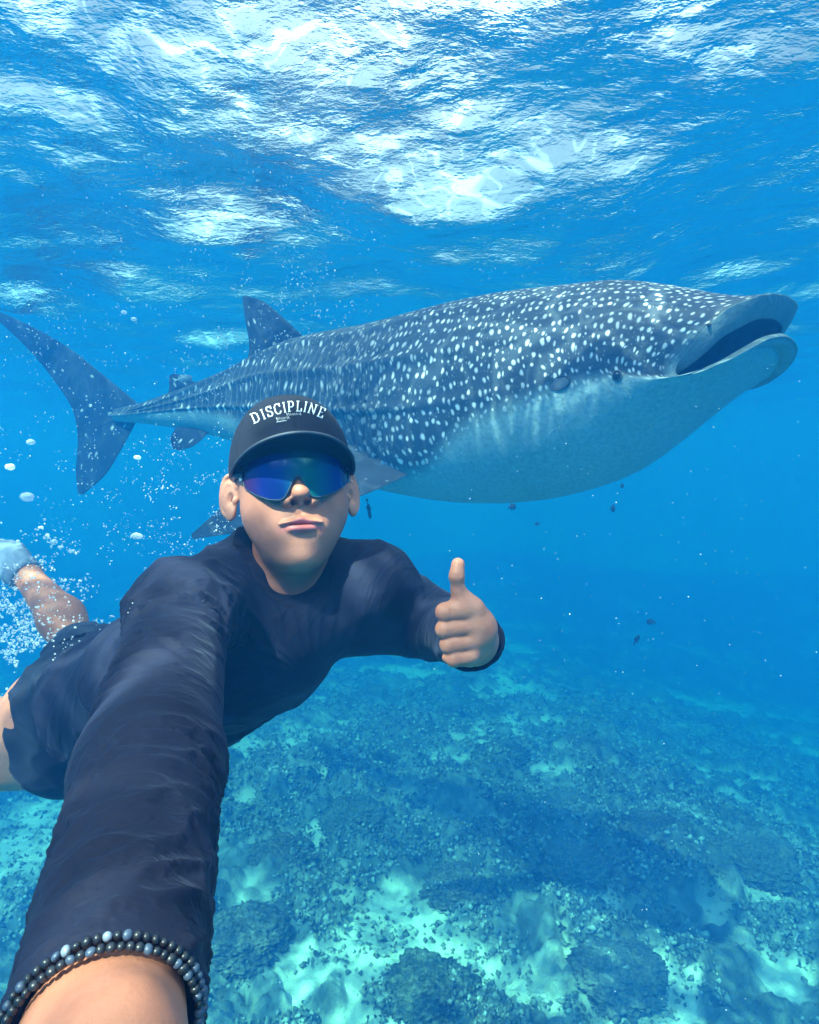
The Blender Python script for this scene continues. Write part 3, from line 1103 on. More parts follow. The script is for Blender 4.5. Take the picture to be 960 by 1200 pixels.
def fbm3(P, o=3, k=0):
    s, a, t = 0, 1.0, 0
    for i in range(o):
        s = s + a * vnoise3(P * 2 ** i + i * 17.3, k + i); t += a; a *= 0.5
    return s / t

# ------------------------------------------------------------------ the diver (built in camera-axis metres: right, up, ahead)
Hc = c(343, 577, .885)
hf = unit((.285, .115, -.95))
hr = unit(np.array([1, 0.0, 0]) - hf * hf[0])
ROLL = math.radians(4.0)
hu = np.array([0, 1.0, 0]); hu = unit(hu - hf * (hu @ hf) - hr * (hu @ hr))
hr, hu = hr * math.cos(ROLL) + hu * math.sin(ROLL), hu * math.cos(ROLL) - hr * math.sin(ROLL)
RH = np.stack([hr, hu, hf])       # rows


def H(x, y, z):
    """head metres (right, up, out of the face) to camera-axis metres"""
    return Hc + np.array([x, y, z]) @ RH


def hl(P):
    return (P - Hc) @ RH.T


def rot(ax, deg):
    return np.array(Matrix.Rotation(math.radians(deg), 3, ax))


def hell(x, y, z, rx, ry, rz, op='u', k=0.01, extra=None):
    R = RH if extra is None else extra @ RH
    return p_ell(H(x, y, z), (rx, ry, rz), R, op, k)


def hcone(a, b, ra, rb, op='u', k=0.01):
    return p_cone(H(*a), H(*b), ra, rb, op, k)


SH_R, EL_R, WR_R = c(214, 716, .78), c(176, 903, .46), c(119, 1222, .237)
SH_L, EL_L, WR_L = c(436, 684, .92), np.array([.034, -.186, 1.03]), c(556, 750, .765)
NB_ = c(338, 702, .955)
TOR = [c(322, 728, .955), c(290, 752, .985), c(222, 792, 1.055), c(162, 815, 1.12), c(100, 832, 1.185)]
TA = (.584, -.138, .80)
HIP1, HIP2 = c(96, 858, 1.17), c(118, 800, 1.27)
KN1, KN2 = c(-130, 888, 1.26), c(92, 764, 1.56)
AN1, AN2 = c(-330, 830, 1.62), c(33, 676, 1.70)

neckA, neckB = H(0, -.045, -.018), NB_
skin = [
    p_loft(TOR, TA, [.10, .165, .150, .135, .150], [.075, .105, .098, .095, .115], k=0.03),
    p_cone(NB_, SH_R, .042, .044, k=.03), p_cone(NB_, SH_L, .042, .042, k=.03),
    p_cone(SH_R, EL_R, .050, .042, k=.03), p_cone(EL_R, WR_R, .042, .027, k=.02),
    p_cone(SH_L, EL_L, .045, .040, k=.03), p_cone(EL_L, WR_L, .040, .027, k=.02),
    p_cone(HIP1, KN1, .100, .075, k=.04), p_cone(HIP2, KN2, .080, .054, k=.04),
    p_cone(KN1, AN1, .055, .034, k=.02),
    p_cone(KN2, c(72, 724, 1.60), .048, .054, k=.02), p_cone(c(72, 724, 1.60), AN2, .054, .034, k=.03),
    p_cone(AN2, c(8, 655, 1.74), .032, .036, k=.02), p_cone(c(8, 655, 1.74), c(-40, 640, 1.86), .034, .026, k=.02),
    p_cone(AN1, c(-420, 800, 1.75), .034, .026, k=.02),
    # neck and head
    p_cone(neckA, neckB, .057, .060, k=.02),
    hell(0, .045, -.012, .080, .088, .098, k=.02),
    hell(0, .002, .018, .0755, .072, .070, k=.02),
    hell(0, -.050, .022, .052, .044, .062, k=.02),
    hell(-.036, -.030, .036, .034, .034, .036, k=.022), hell(.036, -.030, .036, .034, .034, .036, k=.022),
    hell(-.034, -.056, .006, .020, .028, .032, k=.025), hell(.034, -.056, .006, .020, .028, .032, k=.025),
    hell(-.043, -.038, .020, .024, .028, .032, k=.02), hell(.043, -.038, .020, .024, .028, .032, k=.02),
    hell(0, -.091, .050, .029, .023, .032, k=.02),
    hell(0, -.098, .058, .017, .013, .016, k=.018),
    hell(0, -.054, .070, .034, .024, .017, k=.02),
    hell(-.026, .034, .072, .026, .010, .014, k=.012), hell(.026, .034, .072, .026, .010, .014, k=.012),
    hell(-.024, -.070, .036, .024, .024, .030, k=.025), hell(.024, -.070, .036, .024, .024, .030, k=.025),
    # submental fullness
    hell(0, -.094, .005, .038, .024, .044, k=.03),
    # nose
    hcone((0, .018, .086), (0, -.010, .0960), .0075, .0095, k=.010),
    hell(0, -.0155, .0990, .0118, .0085, .0095, k=.008),
    hell(-.0165, -.0245, .0895, .0092, .0080, .0108, k=.006), hell(.0165, -.0245, .0895, .0092, .0080, .0108, k=.006),
    hell(0, -.0265, .0930, .0036, .0040, .0065, k=.004),
    hell(-.0094, -.0268, .0960, .0050, .0038, .0140, 's', .0012, rot('Z', 18)), hell(.0094, -.0268, .0960, .0050, .0038, .0140, 's', .0012, rot('Z', -18)),
    # lips
    hell(0, -.0410, .0935, .0036, .0065, .0040, 's', .006),
    hell(-.0100, -.0512, .0868, .0200, .0040, .0074, k=.003, extra=rot('Z', -11)),
    hell(.0100, -.0512, .0868, .0200, .0040, .0074, k=.003, extra=rot('Z', 11)),
    hell(0, -.0490, .0880, .0060, .0036, .0068, k=.003),
    hell(0, -.0618, .0855, .0190, .0062, .0090, k=.004),
    hell(0, -.0556, .0955, .0300, .0010, .0105, 's', .0018),
    hell(0, -.0725, .0930, .0160, .0045, .0065, 's', .010),
    # eye hollows (behind the mirrored shield)
    hell(-.032, .012, .088, .017, .010, .012, 's', .010), hell(.032, .012, .088, .017, .010, .012, 's', .010),
]
for s_ in (-1, 1):
    E0 = rot('Y', 42 * s_) @ rot('Z', -5 * s_)
    RE = E0 @ RH
    en, eu, et = RE[0] * s_, RE[1], RE[2]          # out of the ear's face, up, towards the face
    ec = H(s_ * .0885, -.002, -.008)
    skin += [p_ell(ec, (.0036, .0310, .0175), RE, k=.005),
             p_ell(ec - eu * .027 + et * .004 + en * .001, (.0050, .0100, .0085), RE, k=.006)]
    rim = [ec + en * .0030 + et * (.0160 * math.cos(a)) + eu * (.0300 * math.sin(a)) for a in np.radians(np.arange(20, 262, 15))]
    skin += [p_poly(rim, np.interp(np.arange(len(rim)), [0, 6, 16], [.0022, .0034, .0026]), k=.002)]
    ant = [ec + en * .0026 + et * (.0085 * math.cos(a) - .002) + eu * (.0190 * math.sin(a) - .001) for a in np.radians(np.arange(70, 275, 18))]
    skin += [p_poly(ant, .0022, k=.003),
             p_ell(ec + et * .004 - eu * .006 + en * .004, (.0060, .0105, .0070), RE, 's', .002),
             p_ell(ec + et * .0125 - eu * .008 + en * .003, (.0030, .0050, .0040), RE, k=.003)]


# the thumbs-up hand, one pixel of the photograph about one millimetre at this distance
def hp(px, py, dz=0.0):
    return c(px, py, .700 + dz)


fing = [  # y at the knuckle, y at the bend, x of the bend, radius
    (713.0, 717.5, 521.5, .0112), (732.5, 737.5, 521.0, .0108), (751.0, 756.5, 526.0, .0100), (767.5, 772.5, 532.0, .0092)]
hand = []
for i, (yk, yb, xb, r) in enumerate(fing):
    kn = hp(552.5 - i * 1.0, yk, .010)
    pb = hp(xb, yb, .001)
    db = hp(xb + 1.5, yb + 1, .026)
    tb = hp(xb + 16, yb + 1, .034)
    hand += [p_cone(kn, pb, r * 1.08, r * .96, k=.0020),
             p_cone(pb, db, r, r * .92, k=.003), p_cone(db, tb, r * .92, r * .8, k=.002),
             p_ell(hp((552.5 + xb) / 2 - 4, (yk + yb) / 2 + .6, .002), (.0205, r * 1.04, r * 1.02), None, k=.002)]
    hand += [p_ell(hp(xb + 9.5, yb - 1.5, -.0105), (.0006, r * .7, .0022), None, 's', .0015), p_ell(hp(xb + 6.8, yb - 1, -.0100), (.0005, r * .6, .0018), None, 's', .0015)]
wr = WR_L
for i, (yk, yb, xb, r) in enumerate(fing):
    hand += [p_cone(hp(554.0 - i * 1.2, yk, .013), wr + np.array([0, .010 - i * .007, -.005]), r * 1.02, .019, k=.007)]
    hand += [p_ell(hp(557.5 - i * 1.4, yk - .5, .006), (.0078, .0072, .0075), None, k=.007)]
hand += [
    p_cone(hp(545, 722, .030), hp(556, 762, .034), .016, .016, k=.012),
    p_cone(hp(562, 738, .020), wr, .022, .026, k=.014),
    p_cone(hp(536.8, 661.5, .002), hp(535.2, 675.5, -.001), .0080, .0088, k=.004),
    p_cone(hp(535.2, 675.5, -.001), hp(537.2, 692, .003), .0084, .0076, k=.004),
    p_cone(hp(537.2, 692, .003), hp(543.5, 708, .008), .0078, .0125, k=.006),
    p_cone(hp(543.5, 706, .008), hp(558, 730, .018), .0125, .0190, k=.010),
    p_ell(hp(535.5, 689.5, -.0085), (.0080, .0006, .0022), None, 's', .0015), p_ell(hp(535.8, 692.0, -.0085), (.0070, .0005, .0018), None, 's', .0015),
    p_ell(hp(535.5, 674.5, -.0085), (.0075, .0005, .0016), None, 's', .0015),
    p_cone(wr, EL_L * .35 + WR_L * .65, .027, .030, k=.010),
]
# the near hand that reaches past the picture's lower edge to hold the camera
wr2 = WR_R
hd2 = unit(WR_R - EL_R)
palm2 = wr2 + np.array([.000, -.016, -.075])
hand2 = [p_cone(wr2, wr2 + np.array([.012, .002, -.030]), .029, .032, k=.015),
         p_loft([wr2 + np.array([.010, .003, -.025]), palm2], (.35, .9, .1), [.036, .042], [.021, .020], k=.02)]
for i in range(4):
    a = palm2 + np.array([.012, .030 - .019 * i, -.010])
    b = a + np.array([.036, .004, -.018])
    d_ = b + np.array([.022, .000, .016])
    e_ = d_ + np.array([-.004, .0, .020])
    r = (.0098, .0100, .0095, .0085)[i]
    hand2 += [p_cone(wr2 + np.array([.01, .012 - .008 * i, -.03]), a, .012, r * 1.15, k=.012), p_cone(a, b, r * 1.1, r, k=.004),
              p_cone(b, d_, r, r * .9, k=.003), p_cone(d_, e_, r * .9, r * .8, k=.003)]
t0_ = wr2 + np.array([.014, .002, -.036])
hand2 += [p_cone(t0_, t0_ + np.array([.026, .004, -.026]), .014, .012, k=.012),
          p_cone(t0_ + np.array([.026, .004, -.026]), t0_ + np.array([.048, .006, -.044]), .011, .009, k=.004)]
skin += hand + hand2

# feet in profile: toes out of the picture on the left
gx = axis_pts(-2.05, .16, .008, [(-.275, -.085, .0017), (.02, .115, .0015), (-.20, -.04, .0030)])
gy = axis_pts(-.60, .22, .006, [(-.095, .145, .0017), (-.20, -.05, .0016)])
gz = axis_pts(.06, 1.98, .008, [(.68, .80, .0016), (.78, .99, .0022), (.10, .26, .0035)])
V, F = surface(skin, (gx, gy, gz))
V = relax(V, F, 1, .35)
lc = hl(V)
# colour zones that belong to the skin itself
lip = np.maximum(np.exp(-((lc[:, 0] / .0275) ** 4 + ((lc[:, 1] + .0518 + .010 * np.abs(lc[:, 0]) / .025) / .0052) ** 4)),
                 np.exp(-((lc[:, 0] / .0235) ** 4 + ((lc[:, 1] + .0622 - .004 * np.abs(lc[:, 0]) / .02) / .0058) ** 4)))
lip *= (lc[:, 2] > .07)
beard = np.clip(np.exp(-((lc[:, 1] + .088) / .030) ** 2) * (lc[:, 2] > -.01) * (1 - lip), 0, 1)
ear = np.clip((np.abs(lc[:, 0]) - .078) * 160, 0, 1) * (np.abs(lc[:, 1]) < .06) * (np.abs(lc[:, 2]) < .06)
hv_ = np.linalg.norm(V - hp(540, 725), axis=1)
kn_ = np.exp(-(np.minimum(np.abs(V[:, 0] - hp(556, 0)[0]), .03) / .010) ** 2) * (hv_ < .075)
red = np.clip(ear * .6 + kn_ * .4, 0, 1)
leg = ((V[:, 0] < -.45)).astype(float)
CAMTOWORLD = to_world
me = mesh_np('body', to_world(V), F)
attr(me, 'zones', np.stack([lip, beard, red], -1))
attr(me, 'leg', leg)


def skin_mat():
    t = NT('skin')
    z = t.new('ShaderNodeSeparateXYZ', {0: t.attr('zones').outputs['Vector']})
    gp = t.new('ShaderNodeTexCoord').outputs['Object']
    mot = t.noise(gp, 28.0, 4, 0.6)
    pore = t.noise(gp, 900.0, 2, 0.6)
    crease = t.noise(gp, 240.0, 4, 0.65)
    base = t.ramp(mot, [(0.3, (0.40, 0.145, 0.085)), (0.7, (0.54, 0.205, 0.125))])
    base = t.mix(t.math('MULTIPLY', z.outputs[2], 0.5), base, (0.74, 0.33, 0.22))
    dots = t.ramp(pore, [(0.45, 0.0), (0.62, 1.0)])
    base = t.mix(t.math('MULTIPLY', t.math('MULTIPLY', z.outputs[1], dots), 0.40), base, (0.20, 0.14, 0.12))
    base = t.mix(t.math('MULTIPLY', z.outputs[0], 0.95), base, (0.58, 0.14, 0.13))
    vor = t.new('ShaderNodeTexVoronoi', {'Scale': 55.0, 'Vector': gp})
    hair = t.math('MULTIPLY', t.math('SUBTRACT', 0.13, vor.outputs['Distance'], clamp=True), 12.0, clamp=True)
    base = t.mix(t.math('MULTIPLY', hair, t.math('MULTIPLY', t.attr('leg').outputs['Fac'], 0.8)), base, (0.10, 0.07, 0.05))
    h = t.math('ADD', t.math('MULTIPLY', pore, 0.25), crease)
    b = t.bsdf(base, 0.46, t.bump(h, 0.30, 0.0014), Specular_IOR_Level=0.3)
    b.inputs['Subsurface Weight'].default_value = 0.15
    b.inputs['Subsurface Radius'].default_value = (0.010, 0.004, 0.002)
    b.inputs['Subsurface Scale'].default_value = 0.6
    return t.m


M_SKIN = skin_mat()
p_base = to_world(TOR[2])[0]
person = empty('person', p_base, 'swimmer in dark navy shirt and black cap giving a thumbs up to the camera', 'person')
pbody = link('body', me, M_SKIN, person)
NV_SKIN = len(V)

# ---- clothing
shirt = [
    p_loft(TOR[:-1] + [c(128, 820, 1.155)], TA, [.11, .175, .178, .172, .165], [.088, .122, .128, .126, .120], k=0.03),
    p_cone(c(318, 700, .965), SH_R, .066, .062, k=.04), p_cone(c(345, 700, .975), SH_L, .060, .058, k=.04),
    p_cone(c(303, 720, .905), c(386, 720, .925), .052, .050, k=.05),
    p_cone(c(345, 742, .895), c(345, 770, .92), .05, .05, k=.05),
    p_cone(H(-.070, -.062, -.062), SH_R, .020, .046, k=.03), p_cone(H(.062, -.078, -.070), SH_L, .020, .044, k=.03),
    p_ell(SH_R, (.064, .064, .060), None, k=.02), p_cone(SH_R, EL_R, .055, .0525, k=.03), p_cone(EL_R, WR_R, .0525, .0375, k=.02),
    p_cone(SH_L, EL_L, .060, .050, k=.03), p_cone(EL_L, WR_L + np.array([0, 0, -.004]), .052, .041, k=.02),
    p_cone(c(430, 730, .95), c(500, 735, .98), .050, .045, k=.04),
    # neck opening
    p_cone(H(0, -.02, .012), H(-.002, -.112, .022), .062, .052, 's', .005),
    # cuffs: cut square, hollow round the wrist
    p_half(WR_R + hd2 * -.004, hd2), p_half(WR_L + unit(WR_L - EL_L) * .004, unit(WR_L - EL_L)),
    p_cone(WR_L - unit(WR_L - EL_L) * .03, WR_L + unit(WR_L - EL_L) * .05, .031, .038, 's', .003),
    p_cone(WR_R - hd2 * .012, WR_R + hd2 * .05, .033, .036, 's', .003),
    p_half(c(131, 800, 1.15), unit(TOR[-1] - TOR[-2])),
]
# which part is cut by which plane matters: the cuts must not reach the rest of the body
def p_cut(pt, n, reach, op='s', k=0.002):
    pt, n = np.asarray(pt, float), unit(n)

    def f(P):
        q = P - pt
        return np.maximum(-(q @ n), np.linalg.norm(q, axis=1) - reach)
    return Prim(f, pt, reach, op, k)


SI = 2
shirt_open = [p_ for p_ in shirt if p_.op == 'u']
shirt[12+SI] = p_cut(WR_R + hd2 * -.006, hd2, .09)
shirt[13+SI] = p_cut(WR_L + unit(WR_L - EL_L) * .004, unit(WR_L - EL_L), .09)
shirt[16+SI] = p_cut(c(124, 805, 1.14), unit(TOR[-1] - TOR[-2]), .30)
gx = axis_pts(-.62, .14, .0045, [(-.34, .12, .0032)])
gy = axis_pts(-.42, .06, .0045, [(-.24, .02, .0032)])
gz = axis_pts(.17, 1.40, .0055, [(.18, .95, .0032)])
V, F = surface(shirt, (gx, gy, gz))
V = relax(V, F, 2, .5)
N = normals_np(V, F)


def along(P, a, b):
    ba = b - a
    t = (P - a) @ ba / (ba @ ba)
    q = P - a - np.clip(t, 0, 1)[:, None] * ba
    return t, np.linalg.norm(q, axis=1)


def ridge(x):
    return 1 - np.abs(2 * (x - np.floor(x)) - 1)


t1, r1 = along(V, SH_R, EL_R)
t2, r2 = along(V, EL_R, WR_R)
t3, r3 = along(V, SH_L, EL_L)
t4, r4 = along(V, EL_L, WR_L)
armR = np.where(r1 - .062 < r2 - .045, t1 * .32, .32 + t2 * .26)
near = np.exp(-(np.minimum(np.minimum(r1, r2) - .06, .3).clip(0) / .03) ** 2)
wn1 = fbm3(V * 9.0, 3, 5) - .5
wn2 = fbm3(V * 22.0, 3, 9) - .5
def cossin(P, a, b):
    ba = unit(b - a)
    e1 = unit(np.cross(ba, (0, 1.0, 0))); e2 = np.cross(ba, e1)
    q_ = P - a
    x_, y_ = q_ @ e1, q_ @ e2
    n_ = np.hypot(x_, y_) + 1e-9
    return x_ / n_, y_ / n_


cu, su_ = cossin(V, SH_R, EL_R); cf_, sf_ = cossin(V, EL_R, WR_R)
wsel = np.clip((armR - .27) / .10, 0, 1)
cu, su_ = cu * (1 - wsel) + cf_ * wsel, su_ * (1 - wsel) + sf_ * wsel
folds = ridge(armR * 30 + wn1 * 5.0 + .6 * cu + .35 * su_) ** 2.2
folds2 = ridge(armR * 19 - wn1 * 6.0 - .7 * cu + .5 * su_ + 3) ** 3.0
folds = np.maximum(folds, .9 * folds2)
gate = np.clip((fbm3(V * 7.0 + 3, 2, 21) - .36) * 5, 0, 1)
amp = (.0085 - .0040 * np.clip((armR - .28) / .1, 0, 1)) * gate
dis = near * (amp * (folds - .45))
# pulled folds that fan out from the armpit over the shoulder
fan = np.arctan2(V[:, 1] - SH_R[1] + .12, V[:, 0] - SH_R[0] - .16) + wn1 * .25
shz = np.exp(-((np.linalg.norm(V - (SH_R + np.array([.03, .03, .05])), axis=1)) / .13) ** 2)
dis += shz * .0085 * (np.clip(ridge(fan * 5.2 + wn1 * 1.2), 0, 1) ** 2 - .3)
# long soft folds down the trunk, and small random ones
ts = (V - TOR[0]) @ unit(TOR[-1] - TOR[0])
torso = 1 - near
A_ = unit(TA)
dis += torso * .0075 * (ridge(((V - TOR[0]) @ A_) * 9 + ts * 5 + wn1 * 3.0) ** 2 - .3) * np.clip((ts - .02) * 8, 0, 1)
dis += torso * .004 * np.clip((ts - .30) * 8, 0, 1) * (ridge(((V - TOR[0]) @ A_) * 32 + wn2 * 3) - .5)
dis += .0022 * wn2 + .005 * wn1
armL = np.exp(-(np.minimum(np.minimum(r3, r4) - .05, .3).clip(0) / .03) ** 2)
dis += armL * .0045 * (np.clip(ridge(t3 * 4 + t4 * 5 + wn1 * 3) - .3, 0, 1) - .2)
edge = np.minimum(np.abs(np.linalg.norm(V - WR_R, axis=1)) / .05, 1)
dis *= edge
hole_d = [p_ for p_ in shirt if p_.op == 's'][0].fn(V)
dis *= np.clip(np.abs(hole_d) / .018, 0, 1)
dis = np.where(near * 1.0 + armL > .9, dis, np.maximum(dis, -.0025))
V = V + N * dis[:, None]
me = mesh_np('shirt', to_world(V), F)


def cloth(name, lo, hi, weave=2600.0, rough=0.75, sheen=0.06):
    t = NT(name)
    gp = t.new('ShaderNodeTexCoord').outputs['Object']
    mot = t.noise(gp, 11.0, 4, 0.6)
    fib = t.noise(gp, weave, 2, 0.6)
    st_ = t.new('ShaderNodeMapping', {'Vector': gp, 'Scale': (10, 60, 30)})
    creaz = t.noise(st_.outputs[0], 1.4, 4, 0.6)
    colr = t.ramp(mot, [(0.3, lo), (0.7, hi)])
    h = t.math('ADD', t.math('MULTIPLY', fib, 0.12), creaz)
    nb0 = t.bump(h, 0.35, 0.004)
    if name == 'navy_jersey':
        fo = t.noise(t.attr('fold').outputs['Vector'], 0.55, 3, 0.55)
        nb0 = t.bump(t.ramp(fo, [(0.35, 0.0), (0.5, 0.75), (0.62, 1.0)]), 0.55, 0.004, nb0)
    b = t.bsdf(colr, rough, nb0, Specular_IOR_Level=0.18)
    b.inputs['Sheen Weight'].default_value = sheen
    b.inputs['Sheen Roughness'].default_value = 0.4
    b.inputs['Sheen Tint'].default_value = (0.5, 0.6, 0.9, 1)
    return t.m


armx = np.stack([armR * 95 + (1 - near) * ((V - TOR[0]) @ A_) * 70, cu * 2.4 + ts * 6, su_ * 2.4], -1)
attr(me, 'fold', armx)
M_SHIRT = cloth('navy_jersey', (0.006, 0.007, 0.020), (0.012, 0.014, 0.034))
link('shirt', me, M_SHIRT, person)
NV_SHIRT = len(V)

TD = unit(TOR[-1] - TOR[-2])
hem1 = HIP1 + (KN1 - HIP1) * .10
shorts = [
    p_loft([c(150, 816, 1.13), c(108, 830, 1.185), c(104, 834, 1.20)], TA, [.150, .150, .142], [.112, .128, .128], k=.03),
    p_cone(HIP1, hem1, .112, .112, k=.05),
    p_cone(HIP2, c(100, 775, 1.42), .100, .092, k=.05),
    p_cone(c(70, 800, 1.30), c(36, 803, 1.36), .03, .030, k=.03),
    p_cut(hem1, KN1 - HIP1, .22),
    p_cut(c(98, 772, 1.44), KN2 - HIP2, .14),
    p_cone(hem1 - (KN1 - HIP1) * .06, KN1, .104, .106, 's', .004),
]
gx = axis_pts(-1.0, -.40, .0045)
gy = axis_pts(-.62, -.08, .0045)
gz = axis_pts(.95, 1.60, .0055)
V, F = surface(shorts, (gx, gy, gz))
V = relax(V, F, 2, .5)
N = normals_np(V, F)
wn1 = fbm3(V * 8.0, 3, 35) - .5
q = (V - HIP1) @ unit(TA)
dis = .006 * (ridge(q * 10 + V[:, 1] * 8 + wn1 * 3) ** 2 - .3) + .009 * wn1
dis += .004 * (ridge(V[:, 0] * 22 - V[:, 1] * 10 + wn1 * 4) - .5) * (V[:, 1] > -.33)
V = V + N * dis[:, None]
me = mesh_np('shorts', to_world(V), F)
link('shorts', me, cloth('black_navy_shorts', (0.006, 0.010, 0.022), (0.013, 0.019, 0.038)), person)

# sock on the raised foot
sock = [p_cone(AN2, c(8, 655, 1.74), .044, .050, k=.02), p_cone(c(8, 655, 1.74), c(-44, 640, 1.87), .048, .036, k=.02),
        p_cut(c(31, 675, 1.70), AN2 - c(8, 655, 1.74), .12)]
gx = axis_pts(-1.5, -.98, .0055)
V, F = surface(sock, (axis_pts(-1.45, -.95, .0055), axis_pts(-.32, .02, .0055), axis_pts(1.55, 1.98, .0055)))
N = normals_np(V, F)
wn1 = fbm3(V * 26.0, 3, 45) - .5
V = V + N * (.012 * wn1 + .004 * ridge(V[:, 0] * 40 + wn1 * 2))[:, None]
link('sock', mesh_np('sock', to_world(V), F), cloth('grey_blue_sock', (0.10, 0.15, 0.22), (0.30, 0.38, 0.48)), person)

# ------------------------------------------------------------------ cap, glasses, hair, bracelet
def ray_head(px, py):
    d = c(px, py, 1.0)
    return -Hc @ RH.T, d @ RH.T          # origin and direction in head metres


def hit_ell(px, py, cn, r, cyl=False):
    o, d = ray_head(px, py)
    o, d = (o - cn) / r, d / r
    if cyl:
        o, d = o * (1, 0, 1), d * (1, 0, 1)
    a, b, q = d @ d, 2 * o @ d, o @ o - 1
    D = b * b - 4 * a * q
    t = (-b - math.sqrt(max(D, 0))) / (2 * a)
    o2, d2 = ray_head(px, py)
    return o2 + d2 * t


def HW(L):
    """head metres to world, many points"""
    return to_world(Hc + np.asarray(L) @ RH)


def flip(F):
    return np.asarray(F)[:, ::-1]


CC, CR = np.array([0, .032, -.012]), np.array([.0900, .1130, .1080])

def tube_np(pts, r, m=8, taper=None, closed=False):
    pts = np.asarray(pts, float)
    n = len(pts)
    T = np.gradient(pts, axis=0)
    T /= np.maximum(np.linalg.norm(T, axis=1, keepdims=True), 1e-12)
    ref = np.array([0.13, 0.31, 0.94])
    A = np.cross(T, ref); A /= np.maximum(np.linalg.norm(A, axis=1, keepdims=True), 1e-9)
    B = np.cross(T, A)
    rr = np.full(n, r) if taper is None else r * np.asarray(taper)
    a = np.linspace(0, 2 * math.pi, m, endpoint=False)
    P = pts[:, None] + (np.cos(a)[None, :, None] * A[:, None] + np.sin(a)[None, :, None] * B[:, None]) * rr[:, None, None]
    P = P.reshape(-1, 3)
    F = grid_faces(n, m, wrap_v=True)
    k = len(P)
    P = np.vstack([P, pts[:1], pts[-1:]])
    caps = []
    for i in range(0, m, 2):
        caps.append((k, i, (i + 1) % m, (i + 2) % m))
        o = (n - 1) * m
        caps.append((k + 1, o + (i + 2) % m, o + (i + 1) % m, o + i))
    return P, np.vstack([F, caps])


def join_np(parts):
    V, F, o = [], [], 0
    for (v, f) in parts:
        V.append(v); F.append(np.asarray(f) + o); o += len(v)
    return np.vstack(V), np.vstack(F)


cap = bpy.data.objects.new('cap', None)
COL.objects.link(cap); cap.parent = person
cap.location = Vector(HW([[0, .06, 0]])[0]) - person.location
cap.empty_display_size = .05
M_CAP = cloth('cap_twill', (0.006, 0.007, 0.012), (0.012, 0.014, 0.022), 3000.0, 0.85, 0.03)
M_THREAD = plain('white_thread', (0.80, 0.80, 0.82), 0.7, (2500, 0.0004))

# crown: six panels with sunk seams, open underneath
na, nr = 192, 46
az = np.linspace(0, 2 * math.pi, na, endpoint=False)          # 0 = front
bot = .024 + .012 * np.clip(np.cos(az), 0, 1) ** 2 - .012 * np.clip(-np.cos(az), 0, 1)
R_, F_ = [], None
seam = np.exp(-((np.abs(((az / (math.pi / 3)) + .5) % 1 - .5) * (math.pi / 3)) / .022) ** 2)
for k in range(nr):
    u = k / (nr - 1)
    y0 = bot
    e0 = np.arcsin(np.clip((y0 - CC[1]) / CR[1], -1, 1))
    el = e0 + (math.pi / 2 - e0) * u
    rad = np.cos(el) ** .84
    sq = 1 + .05 * np.sin(np.clip(el, 0, math.pi / 2) * 2) * np.clip(np.cos(az), 0, 1) ** 2      # stiff front panels
    s1 = 1 - .018 * seam * (u < .97)
    wr_ = 1 + .006 * np.sin(az * 5 + el * 3) * (1 - u) * np.clip(-np.cos(az) + .4, 0, 1)
    x = CR[0] * rad * np.sin(az) * s1 * sq * wr_
    z = CR[2] * rad * np.cos(az) * s1 * sq * wr_
    y = CC[1] + CR[1] * np.sin(el)
    R_.append(np.stack([x + CC[0], y + 0 * az, z + CC[2]], -1))
inner = [R_[0] * (.985, 1, .985) + (0, .001, 0), R_[6] * (.975, .99, .975), R_[18] * (.97, .975, .97)]
rows = inner[::-1] + R_
V = np.concatenate(rows)
me = mesh_np('crown', HW(V), grid_faces(len(rows), na, wrap_v=True))
link('crown', me, M_CAP, cap)
P, Fq = uv_ball(np.array([0, CC[1] + CR[1] + .001, CC[2]]), (np.array([.008, 0, 0]), np.array([0, 0, .008]), np.array([0, .004, 0])), 10, 16)
link('button', mesh_np('button', HW(P), Fq), M_CAP, cap)
# brim
nu, nv = 61, 24
top, botm = [], []
for j in range(nv):
    v = j / (nv - 1)
    fi = np.linspace(-1, 1, nu)
    a = fi * math.radians(72)
    x0 = (CR[0] - .001) * np.sin(a) * .985; z0 = CC[2] + (CR[2] - .001) * np.cos(a) * .985
    y0 = .0365 - .010 * fi ** 2
    zo = CC[2] + CR[2] * np.cos(a) + .060 * np.cos(fi * math.pi / 2) ** .62
    xo = (CR[0] + .000) * np.sin(a * 1.05)
    yo = .0500 - .027 * fi ** 2 + .0015 * np.cos(fi * 3)
    bow = .0035 * math.sin(v * math.pi)
    L = np.stack([x0 * (1 - v) + xo * v, y0 * (1 - v) + yo * v + bow, z0 * (1 - v) + zo * v], -1)
    top.append(L + (0, .0016, 0)); botm.append(L - (0, .0016, 0))
rows = top + [top[-1] + (botm[-1] - top[-1]) * .5 + (0, 0, .0012)] + botm[::-1]
V = np.concatenate(rows)
link('brim', mesh_np('brim', HW(V), grid_faces(len(rows), nu)), M_CAP, cap)
P, Fq = tube_np(top[-1] + (0, -.0012, .0004), .0021, 8)
link('brim_edge', mesh_np('brim_edge', HW(P), Fq), plain('brim_piping', (0.035, 0.045, 0.065), 0.6, (900, 0.0006)), cap)
for k in range(3):
    vv_ = .22 + .26 * k
    jj = int(vv_ * (nv - 1))
    P, Fq = tube_np(top[jj][3:-3] + (0, .0002, 0), .00055, 5)
    link('stitching', mesh_np('stitching', HW(P), Fq), M_CAP, cap)

